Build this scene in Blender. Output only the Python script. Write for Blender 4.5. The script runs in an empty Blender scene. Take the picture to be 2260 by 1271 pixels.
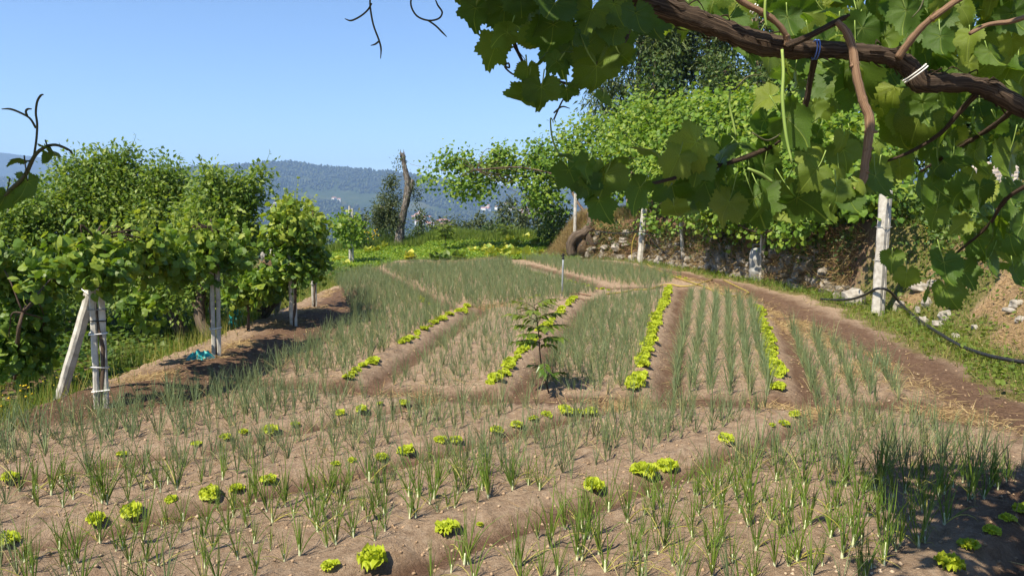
import bpy, math, numpy as np
from math import radians, sin, cos, tan, pi
from mathutils import Vector
rng = np.random.default_rng(11)
SC = bpy.context.scene
COL = SC.collection
# ---------------------------------------------------------------- camera, sky, sun, exposure
W0, H0, FPX, CAMZ, Y0 = 2260.0, 1271.0, 1640.0, 2.0, 470.0
PITCH = math.atan((H0/2 - Y0)/FPX)
cd = bpy.data.cameras.new('camera'); cam = bpy.data.objects.new('camera', cd); COL.objects.link(cam)
cam.location = (0, 0, CAMZ); cam.rotation_euler = (pi/2 - PITCH, 0, 0)
cd.sensor_width = 36; cd.lens = FPX/W0*36; cd.clip_start = .05; cd.clip_end = 40000
SC.camera = cam
SUN_EL, SUN_AZ = radians(53), radians(220)          # azimuth clockwise from +Y (the way the camera looks)
w = bpy.data.worlds.new('World'); SC.world = w; w.use_nodes = True
wn = w.node_tree.nodes; sky = wn.new('ShaderNodeTexSky'); sky.sky_type = 'NISHITA'; sky.sun_disc = False
sky.sun_elevation = SUN_EL; sky.sun_rotation = SUN_AZ
sky.altitude = 200; sky.air_density = 1.0; sky.dust_density = 0.0; sky.ozone_density = 6.5
w.node_tree.links.new(sky.outputs[0], wn['Background'].inputs[0]); wn['Background'].inputs[1].default_value = .095
sd = bpy.data.lights.new('sun', 'SUN'); sd.energy = 4.9; sd.angle = radians(.53); sd.color = (1, .91, .74)
sun = bpy.data.objects.new('sun', sd); COL.objects.link(sun)
TOSUN = np.array([sin(SUN_AZ)*cos(SUN_EL), cos(SUN_AZ)*cos(SUN_EL), sin(SUN_EL)])
sun.rotation_euler = Vector(TOSUN).to_track_quat('Z', 'Y').to_euler(); sun.location = Vector(TOSUN*60)
SC.view_settings.view_transform = 'Standard'; SC.view_settings.look = 'None'
SC.view_settings.exposure = 0.98; SC.view_settings.gamma = 1
SC.cycles.max_bounces = 7; SC.cycles.transparent_max_bounces = 8; SC.cycles.transmission_bounces = 5
SC.cycles.volume_bounces = 1; SC.cycles.sample_clamp_indirect = 6
# ---------------------------------------------------------------- helpers
RIGHT = np.array([1., 0, 0]); FWD = np.array([0, cos(PITCH), -sin(PITCH)]); UP = np.array([0, sin(PITCH), cos(PITCH)])
def ray(px, py):
    return RIGHT*((px-W0/2)/FPX) + UP*((H0/2-py)/FPX) + FWD
def P(px, py, d):
    "world point seen at photo position (px,py), d metres ahead"
    r = ray(px, py); return np.array([0, 0, CAMZ]) + r*(d/r[1])
def G(px, py, z=0.):
    r = ray(px, py); return np.array([0, 0, CAMZ]) + r*((z-CAMZ)/r[2])
def GL(pts, z=0.): return np.array([G(a, b, z)[:2] for a, b in pts])
def hsh(ix, iy, s):
    n = (ix.astype(np.int64)*374761393 + iy.astype(np.int64)*668265263 + s*1274126177) & 0xffffffff
    n = ((n ^ (n >> 13))*1274126177) & 0xffffffff
    return ((n ^ (n >> 16)) & 0xffff)/65535.
def vn(x, y, s=0):
    x = np.asarray(x, float); y = np.asarray(y, float)
    ix, iy = np.floor(x), np.floor(y); fx, fy = x-ix, y-iy
    fx = fx*fx*(3-2*fx); fy = fy*fy*(3-2*fy)
    a, b, c, d = hsh(ix, iy, s), hsh(ix+1, iy, s), hsh(ix, iy+1, s), hsh(ix+1, iy+1, s)
    return (a*(1-fx)+b*fx)*(1-fy) + (c*(1-fx)+d*fx)*fy
def fbm(x, y, o=4, s=0):
    t, a, n = 0, .5, 0
    for k in range(o):
        t = t + a*vn(x*2**k + 17.3*k, y*2**k - 9.1*k, s+k); n += a; a *= .5
    return t/n
def ss(a, b, x):
    t = np.clip((x-a)/(b-a), 0, 1); return t*t*(3-2*t)
def seg_dist(x, y, poly):
    "distance to a polyline, signed side (right of travel positive), parameter"
    best = np.full(np.shape(x), 1e9); side = np.zeros(np.shape(x))
    for (ax, ay), (bx, by) in zip(poly[:-1], poly[1:]):
        dx, dy = bx-ax, by-ay; l2 = dx*dx+dy*dy+1e-9
        t = np.clip(((x-ax)*dx+(y-ay)*dy)/l2, 0, 1)
        ex, ey = x-ax-t*dx, y-ay-t*dy; d = np.hypot(ex, ey)
        m = d < best; best = np.where(m, d, best); side = np.where(m, np.sign(ex*dy-ey*dx), side)
    return best, side
def inpoly(x, y, poly):
    r = np.zeros(np.shape(x), bool); n = len(poly)
    for i in range(n):
        x1, y1 = poly[i]; x2, y2 = poly[(i+1) % n]
        c = ((y1 > y) != (y2 > y)) & (x < (x2-x1)*(y-y1)/(y2-y1+1e-12)+x1); r ^= c
    return r
class MB:
    "collects geometry, links it as ONE mesh object"
    def __init__(s): s.V, s.F, s.A, s.U, s.M, s.n = [], [], [], [], [], 0
    def add(s, V, F, a=0., u=None, m=0):
        V = np.asarray(V, float).reshape(-1, 3); k = len(V)
        s.V.append(V); s.A.append(np.broadcast_to(np.asarray(a, float), (k,)))
        s.U.append(np.zeros((k, 3)) if u is None else np.asarray(u, float))
        for f in (F if isinstance(F, list) else [F]):
            f = np.asarray(f)
            if len(f): s.F.append(f+s.n); s.M.append(np.full(len(f), m))
        s.n += k
    def stamp(s, T, R, L, a, m=0):
        V, F, U = T; R = np.asarray(R); L = np.asarray(L); k, n = len(L), len(V)
        if k == 0: return
        P_ = np.einsum('kij,nj->kni', R, V) + L[:, None]
        off = (np.arange(k)*n)[:, None, None]
        s.add(P_.reshape(-1, 3), [(f[None]+off).reshape(-1, f.shape[1]) for f in F], np.repeat(np.broadcast_to(np.asarray(a, float), (k,)), n), np.tile(U, (k, 1)), m)
    def tube(s, pts, rad, n=6, a=0., sm=3, m=0, cap=True, rough=0., u=None):
        pts = np.asarray(pts, float); rad = np.broadcast_to(np.asarray(rad, float), (len(pts),))
        if sm > 1 and len(pts) > 2:
            q = np.vstack([2*pts[0]-pts[1], pts, 2*pts[-1]-pts[-2]]); o, r = [], []
            for i in range(1, len(q)-2):
                for t in np.arange(sm)/sm:
                    o.append(.5*(2*q[i]+(q[i+1]-q[i-1])*t+(2*q[i-1]-5*q[i]+4*q[i+1]-q[i+2])*t*t+(3*q[i]-q[i-1]-3*q[i+1]+q[i+2])*t**3))
                    r.append(rad[i-1]*(1-t)+rad[i]*t)
            pts = np.array(o+[pts[-1]]); rad = np.array(r+[rad[-1]])
        T = np.gradient(pts, axis=0); T /= np.linalg.norm(T, axis=1)[:, None]+1e-12
        ref = np.array([0, 0, 1.]) if abs(T[0][2]) < .9 else np.array([1., 0, 0])
        x = np.cross(T[0], ref); x /= np.linalg.norm(x); V = []; ln = 0; Uc = []
        th = np.arange(n)*2*pi/n
        for i in range(len(pts)):
            x = x - T[i]*np.dot(x, T[i]); x /= np.linalg.norm(x)+1e-12; y = np.cross(T[i], x)
            if i: ln += np.linalg.norm(pts[i]-pts[i-1])
            rr = rad[i]*(1+rough*(rng.random(n)-.5)) if rough else np.full(n, rad[i])
            V.append(pts[i]+(np.cos(th)*rr)[:, None]*x+(np.sin(th)*rr)[:, None]*y)
            Uc.append(np.stack([np.cos(th), np.sin(th), np.full(n, ln)], 1))
        k = len(pts); i = np.arange(k-1)[:, None]*n; j = np.arange(n)[None]
        F = np.stack([i+j, i+(j+1) % n, i+n+(j+1) % n, i+n+j], -1).reshape(-1, 4)
        Fs = [F]
        if cap: Fs += [np.arange(n)[::-1][None], (np.arange(n)+(k-1)*n)[None]]
        s.add(np.vstack(V), Fs, a, np.vstack(Uc), m)
    def box(s, c, size, R=None, a=0., m=0):
        v = np.array([[x, y, z] for x in (-.5, .5) for y in (-.5, .5) for z in (-.5, .5)])*np.asarray(size)
        if R is not None: v = v@np.asarray(R).T
        s.add(v+np.asarray(c), np.array([[0, 1, 3, 2], [4, 6, 7, 5], [0, 4, 5, 1], [2, 3, 7, 6], [0, 2, 6, 4], [1, 5, 7, 3]]), a, None, m)
    def mesh(s, name, mats, smooth=True):
        me = bpy.data.meshes.new(name)
        V = np.vstack(s.V); me.vertices.add(len(V)); me.vertices.foreach_set('co', V.astype(np.float32).ravel())
        tot = np.concatenate([np.full(len(f), f.shape[1]) for f in s.F]); idx = np.concatenate([f.ravel() for f in s.F])
        st = np.concatenate([[0], np.cumsum(tot)[:-1]])
        me.loops.add(len(idx)); me.loops.foreach_set('vertex_index', idx.astype(np.int32))
        me.polygons.add(len(tot)); me.polygons.foreach_set('loop_start', st.astype(np.int32)); me.polygons.foreach_set('loop_total', tot.astype(np.int32))
        me.polygons.foreach_set('material_index', np.concatenate(s.M).astype(np.int32))
        me.polygons.foreach_set('use_smooth', np.full(len(tot), smooth))
        at = me.attributes.new('rnd', 'FLOAT', 'POINT'); at.data.foreach_set('value', np.concatenate(s.A).astype(np.float32))
        at = me.attributes.new('luv', 'FLOAT_VECTOR', 'POINT'); at.data.foreach_set('vector', np.vstack(s.U).astype(np.float32).ravel())
        for m in (mats if isinstance(mats, (list, tuple)) else [mats]): me.materials.append(m)
        me.update(calc_edges=True); return me
    def build(s, name, mats, parent=None, smooth=True, loc=None):
        if loc is not None:
            s.V = [v-np.asarray(loc) for v in s.V]
        o = bpy.data.objects.new(name, s.mesh(name, mats, smooth)); COL.objects.link(o)
        if parent is not None: o.parent = parent
        if loc is not None and parent is None: o.location = loc
        return o
def tag(o, label=None, cat=None, group=None, kind=None):
    if label: o['label'] = label
    if cat: o['category'] = cat
    if group: o['group'] = group
    if kind: o['kind'] = kind
    return o
def thing(name, loc, label, cat, group=None):
    o = bpy.data.objects.new(name, None); COL.objects.link(o); o.location = loc; o.empty_display_size = .2
    return tag(o, label, cat, group)
def part(b, name, mats, root, smooth=True):
    "a part in the space of its thing"
    L = np.array(root.location); b.V = [v-L for v in b.V]
    return b.build(name, mats, root, smooth)
def frames(t, n):
    "rotation matrices: local y along t, local z near n"
    t = t/(np.linalg.norm(t, axis=1)[:, None]+1e-9)
    z = n-(n*t).sum(1)[:, None]*t; z /= np.linalg.norm(z, axis=1)[:, None]+1e-9
    return np.stack([np.cross(t, z), t, z], -1)
def rdir(n): v = rng.normal(size=(n, 3)); return v/np.linalg.norm(v, axis=1)[:, None]
# ---------------------------------------------------------------- materials
def nmat(name):
    m = bpy.data.materials.new(name); m.use_nodes = True; t = m.node_tree; t.nodes.clear()
    o = t.nodes.new('ShaderNodeOutputMaterial'); return m, t, o
def N(t, typ, **kw):
    n = t.nodes.new(typ)
    for k, v in kw.items():
        if k[0] == '_': setattr(n, k[1:], v)
        else: n.inputs[k.replace('__', ' ')].default_value = v
    return n
def ramp(t, src, stops):
    r = t.nodes.new('ShaderNodeValToRGB'); e = r.color_ramp.elements
    while len(e) < len(stops): e.new(.5)
    for el, (p, c) in zip(e, stops): el.position = p; el.color = (*c, 1)
    t.links.new(src, r.inputs[0]); return r.outputs[0]
def mix(t, f, a, b, mode='MIX'):
    n = t.nodes.new('ShaderNodeMix'); n.data_type = 'RGBA'; n.blend_type = mode
    for i, v in ((0, f), (6, a), (7, b)):
        if hasattr(v, 'links'): t.links.new(v, n.inputs[i])
        elif i: n.inputs[i].default_value = (*v, 1)
        else: n.inputs[i].default_value = v
    return n.outputs[2]
def math_(t, op, a, b=None):
    n = t.nodes.new('ShaderNodeMath'); n.operation = op
    for i, v in enumerate((a, b)):
        if v is None: continue
        if hasattr(v, 'links'): t.links.new(v, n.inputs[i])
        else: n.inputs[i].default_value = v
    return n.outputs[0]
def attr(t, name): a = t.nodes.new('ShaderNodeAttribute'); a.attribute_name = name; return a
def noise(t, scale, detail=4, rough=.55, vec=None):
    n = N(t, 'ShaderNodeTexNoise', Scale=scale, Detail=detail, Roughness=rough)
    if vec is None:
        g = t.nodes.new('ShaderNodeTexCoord'); vec = g.outputs['Object']
    t.links.new(vec, n.inputs['Vector']); return n.outputs[0]
def leaf_mat(name, c1, c2, c3, trans=.38, rough=.5, veins=False, spec=.3, tcol=None):
    m, t, o = nmat(name); a = attr(t, 'rnd').outputs['Fac']
    col = ramp(t, a, [(0, c1), (.5, c2), (.93, c3)])
    bump = None
    if veins:
        uv = attr(t, 'luv'); s = t.nodes.new('ShaderNodeSeparateXYZ'); t.links.new(uv.outputs['Vector'], s.inputs[0])
        v = ramp(t, s.outputs[2], [(0, (0, 0, 0)), (.62, (0, 0, 0)), (1, (1, 1, 1))])
        col = mix(t, math_(t, 'MULTIPLY', v, .55), col, tuple(min(1, x*1.9+.03) for x in c3))
        nz = noise(t, 26, 3, .6, uv.outputs['Vector']); col = mix(t, .5, col, ramp(t, nz, [(.3, (.55, .55, .55)), (.7, (1.25, 1.25, 1.2))]), 'MULTIPLY')
        bump = N(t, 'ShaderNodeBump', Strength=.5, Distance=.004); t.links.new(math_(t, 'SUBTRACT', nz, math_(t, 'MULTIPLY', v, .6)), bump.inputs['Height'])
    p = N(t, 'ShaderNodeBsdfPrincipled', Roughness=rough); p.inputs['Specular IOR Level'].default_value = spec
    t.links.new(col, p.inputs['Base Color'])
    tr = t.nodes.new('ShaderNodeBsdfTranslucent'); t.links.new(mix(t, 1, col, tcol or (1.5, 1.5, .6), 'MULTIPLY'), tr.inputs[0])
    if bump: t.links.new(bump.outputs[0], p.inputs['Normal'])
    mx = t.nodes.new('ShaderNodeMixShader'); mx.inputs[0].default_value = trans
    t.links.new(p.outputs[0], mx.inputs[1]); t.links.new(tr.outputs[0], mx.inputs[2]); t.links.new(mx.outputs[0], o.inputs[0])
    return m
def solid_mat(name, stops, scale=8, rough=.85, bump=.3, bscale=None, stretch=None, bdist=.01, detail=6, metal=0):
    m, t, o = nmat(name); g = t.nodes.new('ShaderNodeTexCoord'); vec = g.outputs['Object']
    if stretch:
        vec = attr(t, 'luv').outputs['Vector']; mp = N(t, 'ShaderNodeMapping'); mp.inputs['Scale'].default_value = stretch
        t.links.new(vec, mp.inputs[0]); vec = mp.outputs[0]
    n = noise(t, scale, detail, .6, vec); p = N(t, 'ShaderNodeBsdfPrincipled', Roughness=rough, Metallic=metal)
    p.inputs['Specular IOR Level'].default_value = .25
    k = len(stops); c = ramp(t, n, [(.3+.4*i/max(1, k-1), s) for i, s in enumerate(stops)])
    t.links.new(c, p.inputs['Base Color'])
    if bump:
        b = N(t, 'ShaderNodeBump', Strength=bump, Distance=bdist); t.links.new(noise(t, bscale or scale*3, 5, .65, vec), b.inputs['Height']); t.links.new(b.outputs[0], p.inputs['Normal'])
    t.links.new(p.outputs[0], o.inputs[0]); return m
M = {}
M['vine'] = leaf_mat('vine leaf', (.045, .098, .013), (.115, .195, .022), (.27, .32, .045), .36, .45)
M['vine_sunny'] = leaf_mat('sunlit vine leaf', (.06, .13, .014), (.125, .215, .022), (.25, .31, .04), .36, .5)  # lighter copy of the vine leaf, sunlight put into its colour
M['vine_near'] = leaf_mat('near vine leaf', (.034, .082, .013), (.09, .165, .02), (.23, .29, .035), .46, .42, True, .4)
M['apple'] = leaf_mat('fruit tree leaf', (.06, .115, .022), (.125, .2, .033), (.25, .31, .065), .38, .45)
M['euc'] = leaf_mat('eucalyptus leaf', (.03, .055, .014), (.06, .095, .022), (.13, .16, .035), .25, .5)
M['shrub'] = leaf_mat('shrub leaf', (.024, .052, .014), (.05, .095, .022), (.13, .17, .04), .3, .55)
M['far_tree'] = leaf_mat('far tree leaf', (.032, .052, .018), (.06, .082, .028), (.11, .13, .045), .2, .6)
M['grass'] = leaf_mat('grass blade', (.07, .125, .018), (.15, .205, .03), (.33, .28, .09), .38, .55)
M['lush'] = leaf_mat('lush leaf', (.08, .16, .015), (.14, .24, .022), (.27, .33, .04), .35, .5)
M['dry'] = leaf_mat('dry grass', (.2, .13, .055), (.32, .22, .09), (.45, .34, .16), .15, .7, tcol=(1.1, 1, .8))
M['cover'] = leaf_mat('cover leaf', (.04, .085, .016), (.075, .135, .024), (.15, .2, .04), .35, .5)
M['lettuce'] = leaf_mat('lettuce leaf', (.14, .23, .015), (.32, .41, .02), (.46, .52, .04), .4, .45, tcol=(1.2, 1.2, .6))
M['cabbage'] = leaf_mat('cabbage leaf', (.16, .25, .035), (.3, .34, .05), (.5, .47, .07), .3, .5)
M['sapling'] = leaf_mat('sapling leaf', (.035, .08, .012), (.07, .13, .018), (.16, .2, .03), .35, .35)
M['flower'] = leaf_mat('yellow flower', (.6, .4, .01), (.7, .5, .02), (.75, .6, .05), .2, .6)
def onion_mat(name, d, l, y):
    m, t, o = nmat(name); a = attr(t, 'rnd').outputs['Fac']; u = attr(t, 'luv'); s = t.nodes.new('ShaderNodeSeparateXYZ')
    t.links.new(u.outputs['Vector'], s.inputs[0])
    c = ramp(t, a, [(0, d), (.72, l), (1, y)])
    c = mix(t, ramp(t, s.outputs[1], [(0, (1, 1, 1)), (.05, (.8, .8, .8)), (.15, (0, 0, 0))]), c, (.42, .46, .22))
    c = mix(t, ramp(t, s.outputs[1], [(.86, (0, 0, 0)), (1, (.6, .6, .6))]), c, (.3, .27, .1))
    p = N(t, 'ShaderNodeBsdfPrincipled', Roughness=.42); t.links.new(c, p.inputs['Base Color'])
    tr = t.nodes.new('ShaderNodeBsdfTranslucent'); t.links.new(c, tr.inputs[0])
    mx = t.nodes.new('ShaderNodeMixShader'); mx.inputs[0].default_value = .22
    t.links.new(p.outputs[0], mx.inputs[1]); t.links.new(tr.outputs[0], mx.inputs[2]); t.links.new(mx.outputs[0], o.inputs[0]); return m
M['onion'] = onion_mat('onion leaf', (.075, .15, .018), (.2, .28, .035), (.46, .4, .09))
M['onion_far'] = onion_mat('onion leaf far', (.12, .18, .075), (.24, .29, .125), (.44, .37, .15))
M['onion_stem'] = solid_mat('onion stem', [(.5, .55, .3), (.62, .64, .45)], 30, .5, 0)
M['bark'] = solid_mat('bark', [(.035, .025, .018), (.09, .065, .045), (.16, .12, .09)], 5, .95, .8, 12, (1, 1, .6), .02)
M['vinebark'] = solid_mat('vine bark', [(.028, .019, .014), (.085, .056, .038), (.27, .19, .13)], 3.2, .9, 1., 5, (3, 3, 1.2), .01)
M['cane'] = solid_mat('cane bark', [(.1, .055, .032), (.22, .13, .08), (.38, .26, .17)], 3, .75, .6, 5, (3, 3, 2.), .004)
M['eucbark'] = solid_mat('eucalyptus bark', [(.14, .08, .05), (.26, .18, .13), (.38, .3, .24)], 2, .9, .4, 5, (1, 1, .3), .02)
M['deadbark'] = solid_mat('old bark', [(.04, .033, .027), (.12, .1, .085), (.36, .33, .29)], 2.5, .95, .9, 6, (1.4, 1.4, 1.5), .04)
M['shoot'] = solid_mat('green shoot', [(.16, .25, .05), (.28, .36, .09)], 10, .5, 0)
M['tendril'] = solid_mat('tendril', [(.05, .05, .025), (.09, .09, .04)], 10, .6, 0)
M['concrete'] = solid_mat('post concrete', [(.26, .235, .2), (.43, .4, .35), (.56, .53, .47)], 9, .95, .7, 60, None, .004)
M['darkpost'] = solid_mat('dark post', [(.13, .11, .09), (.22, .19, .16), (.35, .32, .28)], 9, .95, .6, 50, None, .004)
M['wire'] = solid_mat('wire', [(.16, .16, .16), (.3, .3, .3)], 20, .5, 0)
M['tie'] = solid_mat('white tie', [(.7, .68, .64), (.82, .8, .78)], 30, .6, .2)
M['blue'] = solid_mat('blue tie', [(.08, .15, .5), (.16, .26, .65)], 30, .5, .2)
M['stone'] = solid_mat('stone', [(.08, .07, .055), (.2, .175, .14), (.42, .38, .33)], 6, .95, .8, 30, None, .01)
M['rock'] = solid_mat('pale rock', [(.15, .13, .105), (.3, .27, .23), (.42, .39, .35)], 7, .95, .8, 34, None, .01)
M['earth'] = solid_mat('bank earth', [(.05, .034, .022), (.11, .075, .045), (.19, .14, .08)], 3, .97, .9, 18, None, .03)
M['plaster'] = solid_mat('pale stonework', [(.38, .3, .24), (.55, .46, .39), (.66, .58, .5)], 4, .95, .6, 16, None, .02)
M['pipe'] = solid_mat('grey pipe', [(.2, .22, .24), (.28, .3, .32)], 20, .45, .1)
M['black'] = solid_mat('black plastic', [(.012, .012, .013), (.03, .03, .032)], 20, .4, .1)
M['yellowhose'] = solid_mat('yellow hose', [(.3, .22, .045), (.42, .32, .07)], 10, .5, .1)
M['teal'] = solid_mat('teal plastic', [(.01, .16, .17), (.02, .3, .3), (.05, .45, .42)], 9, .4, .6, 20)
M['drum'] = solid_mat('grey drum', [(.16, .155, .145), (.27, .265, .25), (.36, .355, .34)], 5, .6, .2)
M['wall_white'] = solid_mat('white render', [(.62, .6, .56), (.75, .73, .7)], .2, .9, 0)
M['roof_tile'] = solid_mat('roof tile', [(.36, .15, .08), (.46, .22, .13)], .3, .9, 0)
# ---------------------------------------------------------------- lines of the garden (world metres, read off the photograph)
LF = [GL([(-60, 1205), (15, 1185), (290, 1130), (470, 1090), (590, 1060), (740, 1030), (900, 990), (1000, 965), (1140, 930), (1300, 890)]),
      GL([(-60, 1062), (20, 1045), (270, 1000), (430, 980), (540, 957), (650, 935), (795, 903), (890, 885)]),
      GL([(600, 1310), (820, 1232), (985, 1170), (1310, 1073), (1470, 1020), (1600, 973), (1740, 915)]),
      GL([(1950, 1330), (2090, 1255), (2250, 1127), (2330, 1070)])]
LB = [GL([(765, 838), (1030, 680)]), GL([(1085, 855), (1270, 662)]), GL([(1402, 868), (1440, 740), (1478, 636)]), GL([(1714, 868), (1700, 780), (1674, 684)])]
CROSS = GL([(430, 850), (560, 838), (700, 846), (880, 862), (1010, 872), (1300, 880), (1500, 884), (1700, 886), (1990, 892), (2130, 930)])
EDGE = GL([(1120, 566), (1190, 570), (1300, 579), (1450, 600), (1560, 625), (1650, 655), (1720, 690), (1800, 727), (1880, 767), (1960, 808), (2040, 852), (2110, 895), (2200, 935), (2330, 990)])
DIAG = GL([(818, 588), (900, 630), (985, 675), (1050, 690)])
LIP = GL([(700, 592), (815, 589), (1010, 582), (1130, 569), (1190, 566)])
FAR2 = GL([(1165, 585), (1260, 610), (1330, 635), (1480, 632)])
MULCH = np.array([[-5.2, 6.9], [-3.85, 8.0], [-3.55, 10], [-3.45, 12], [-3.5, 14], [-3.6, 16.5], [-3.9, 19]])
XB_Y = np.array([-10, 4, 9.1, 12, 14.9, 17.7, 21, 26, 30.6, 32.6, 33.8, 36, 38, 44, 60, 80])
XB_X = np.array([5.0, 5.5, 6.35, 6.95, 7.5, 7.75, 7.45, 6.5, 5.4, 3.9, 1.9, 1.4, 1.6, 2.6, 5., 8.])
def bank_s(x, y): return x-np.interp(y, XB_Y, XB_X)
def H(x, y, fine=True):
    x = np.asarray(x, float); y = np.asarray(y, float)
    z = .05*(fbm(x*.35, y*.35, 3, 5)-.5)
    bank = bank_s(x, y)
    wd = np.interp(y, [0, 12, 15.5, 18, 31, 34, 40], [2.6, 2.3, 1.8, .55, .55, 1.7, 3.])
    hb = np.interp(y, [0, 10, 18, 30, 36, 42, 60], [1.8, 1.75, 1.65, 1.7, 1.9, 1.6, .6])
    bk = ss(0, 1, bank/wd); z = z+hb*bk*(1+.12*(fbm(x*1.1, y*1.1, 3, 9)-.5)) + np.clip(bank-wd, 0, 60)*.09
    z = z+bk*(.5*(fbm(x*.7, y*.7, 3, 3)-.5)+.35*(fbm(x*1.9, y*1.9, 3, 4)-.5))
    lf = np.clip(-4.7-x, 0, 40); z = z-.32*ss(0, .9, lf)-np.clip(-11-x, 0, 40)*.28
    ins = (1-bk)
    if fine:
        g = np.zeros_like(z)
        for L in LF:
            d, s = seg_dist(x, y, L); sd_ = d*s
            g += .03*np.exp(-((sd_+.02)/.15)**2)-.075*np.exp(-((sd_-.24)/.12)**2)
        for L in LB:
            d, s = seg_dist(x, y, L); sd_ = d*s
            g += .05*np.exp(-((sd_+.02)/.16)**2)-.09*np.exp(-((sd_-.36)/.17)**2)
        for L, dp, wd_ in ((CROSS, .05, .28), (DIAG, .09, .25), (FAR2, .06, .25)):
            d, s = seg_dist(x, y, L); g -= dp*np.exp(-(d/wd_)**2)
        d, s = seg_dist(x, y, LIP); g += .09*np.exp(-(d/.35)**2)
        d, s = seg_dist(x, y, EDGE); g += .05*np.exp(-((d*s-.25)/.3)**2)-.05*np.exp(-((d*s+.35)/.25)**2)
        d, s = seg_dist(x, y, MULCH); g += .035*np.exp(-((d*s+.5)/.35)**2)-.05*np.exp(-((d*s-.15)/.3)**2)
        g += .03*(fbm(x*2.3, y*2.3, 3, 21)-.5)+.028*(fbm(x*7, y*7, 3, 31)-.5)
        cl = vn(x*17, y*17, 41); g += .032*np.clip(cl-.58, 0, 1)/.42+.016*(vn(x*33, y*33, 43)-.5)
        z = z+g*ins+.05*bk*(fbm(x*5, y*5, 3, 77)-.5)
    far = np.clip(y-50, 0, 60); z = z-.2*ss(31.5, 33, y)*ins-far*.16-.006*far**2
    z = z+.5*ss(38, 47, y)*ss(-14, -4, x)
    return z
def Hs(x, y): return float(H(np.array([x]), np.array([y]))[0])
# masks for the ground covers (where straw, turf and moist soil lie; some shade is painted in as dark soil)
def masks(x, y):
    n1 = fbm(x*1.7, y*1.7, 4, 61); n2 = fbm(x*4, y*4, 3, 65)
    bank = bank_s(x, y); wb = .5+.9*(n1-.5)
    green = ss(-.95, -.5, bank+wb*.9-.35-.15*ss(14, 10, y))*(1-.85*ss(.47, .6, fbm(x*.75, y*.75, 4, 103))*ss(.1, .5, bank)*ss(22, 15, y))
    d, s = seg_dist(x, y, EDGE); straw = np.exp(-((d*s-.18)/.36)**2)*ss(.38, .56, n1)*(1-.6*ss(9.5, 8, y))
    for (px, py, rx, ry) in ((955, 868, .55, .35), (1400, 886, .55, .3), (1770, 900, .5, .25), (1095, 676, .5, .35), (1930, 830, .5, .5), (2090, 915, .45, .3)):
        c = G(px, py); straw = np.maximum(straw, np.exp(-(((x-c[0])/rx)**2+((y-c[1])/ry)**2))*ss(.25, .5, n1))
    d2, s2 = seg_dist(x, y, MULCH); straw = np.maximum(straw, .75*np.exp(-((d2*s2+.6)/.35)**2)*ss(.42, .62, n1))
    patch = ss(.47, .6, fbm(x*.75, y*.75, 4, 103))*ss(.1, .5, bank)*ss(22, 15, y); straw = np.maximum(straw, .75*patch)
    dl, sl = seg_dist(x, y, LIP); straw = np.maximum(straw, .7*np.exp(-(dl/.3)**2))
    straw = np.maximum(straw, np.exp(-(((x-3.)/1.9)**2+((y-34.5)/2.8)**2)))
    green = np.maximum(green, ss(31.6, 32.6, y+n1*.4)*(1-ss(-.6, .3, bank)*ss(50, 40, y)*0))
    green = np.maximum(green, ss(-5.15, -5.75, x+.9*(n1-.5))*(1-np.exp(-((x+6.6)/.45)**2)*ss(13, 10, y)*.9)*ss(.3, .42, n1+.12))
    damp_shade = np.zeros_like(x)
    for L, o, wd in [(L, .26, .13) for L in LF]+[(L, .38, .19) for L in LB]+[(CROSS, 0, .3), (DIAG, 0, .28), (FAR2, 0, .3)]:
        d, s = seg_dist(x, y, L); damp_shade = np.maximum(damp_shade, np.exp(-((d*s-o)/wd)**2))
    d, s = seg_dist(x, y, EDGE); damp_shade = np.maximum(damp_shade, 1.1*np.exp(-((d*s+.35)/.6)**2))
    damp_shade = np.maximum(damp_shade, 1.2*np.exp(-((d2*s2+.1)/.75)**2)); damp_shade = np.maximum(damp_shade, np.exp(-((x+6.6)/.5)**2)*.8)  # mulch strip: dark brown soil with the vine row's shadow painted in
    damp_shade = np.maximum(damp_shade, ss(2.2, 3.6, x)*ss(6.5, 4.5, y))  # corner below the near vine: its cast shade painted into the soil
    wl = ss(16, 18, y)*ss(34, 32.5, y)*ss(-.15, .05, bank)*ss(1.5, .8, bank); green = green*(1-.9*wl); damp_shade = np.maximum(damp_shade, wl)
    return np.clip(straw, 0, 1), np.clip(green, 0, 1), np.clip(damp_shade*(.6+.8*n2), 0, 1)
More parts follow.
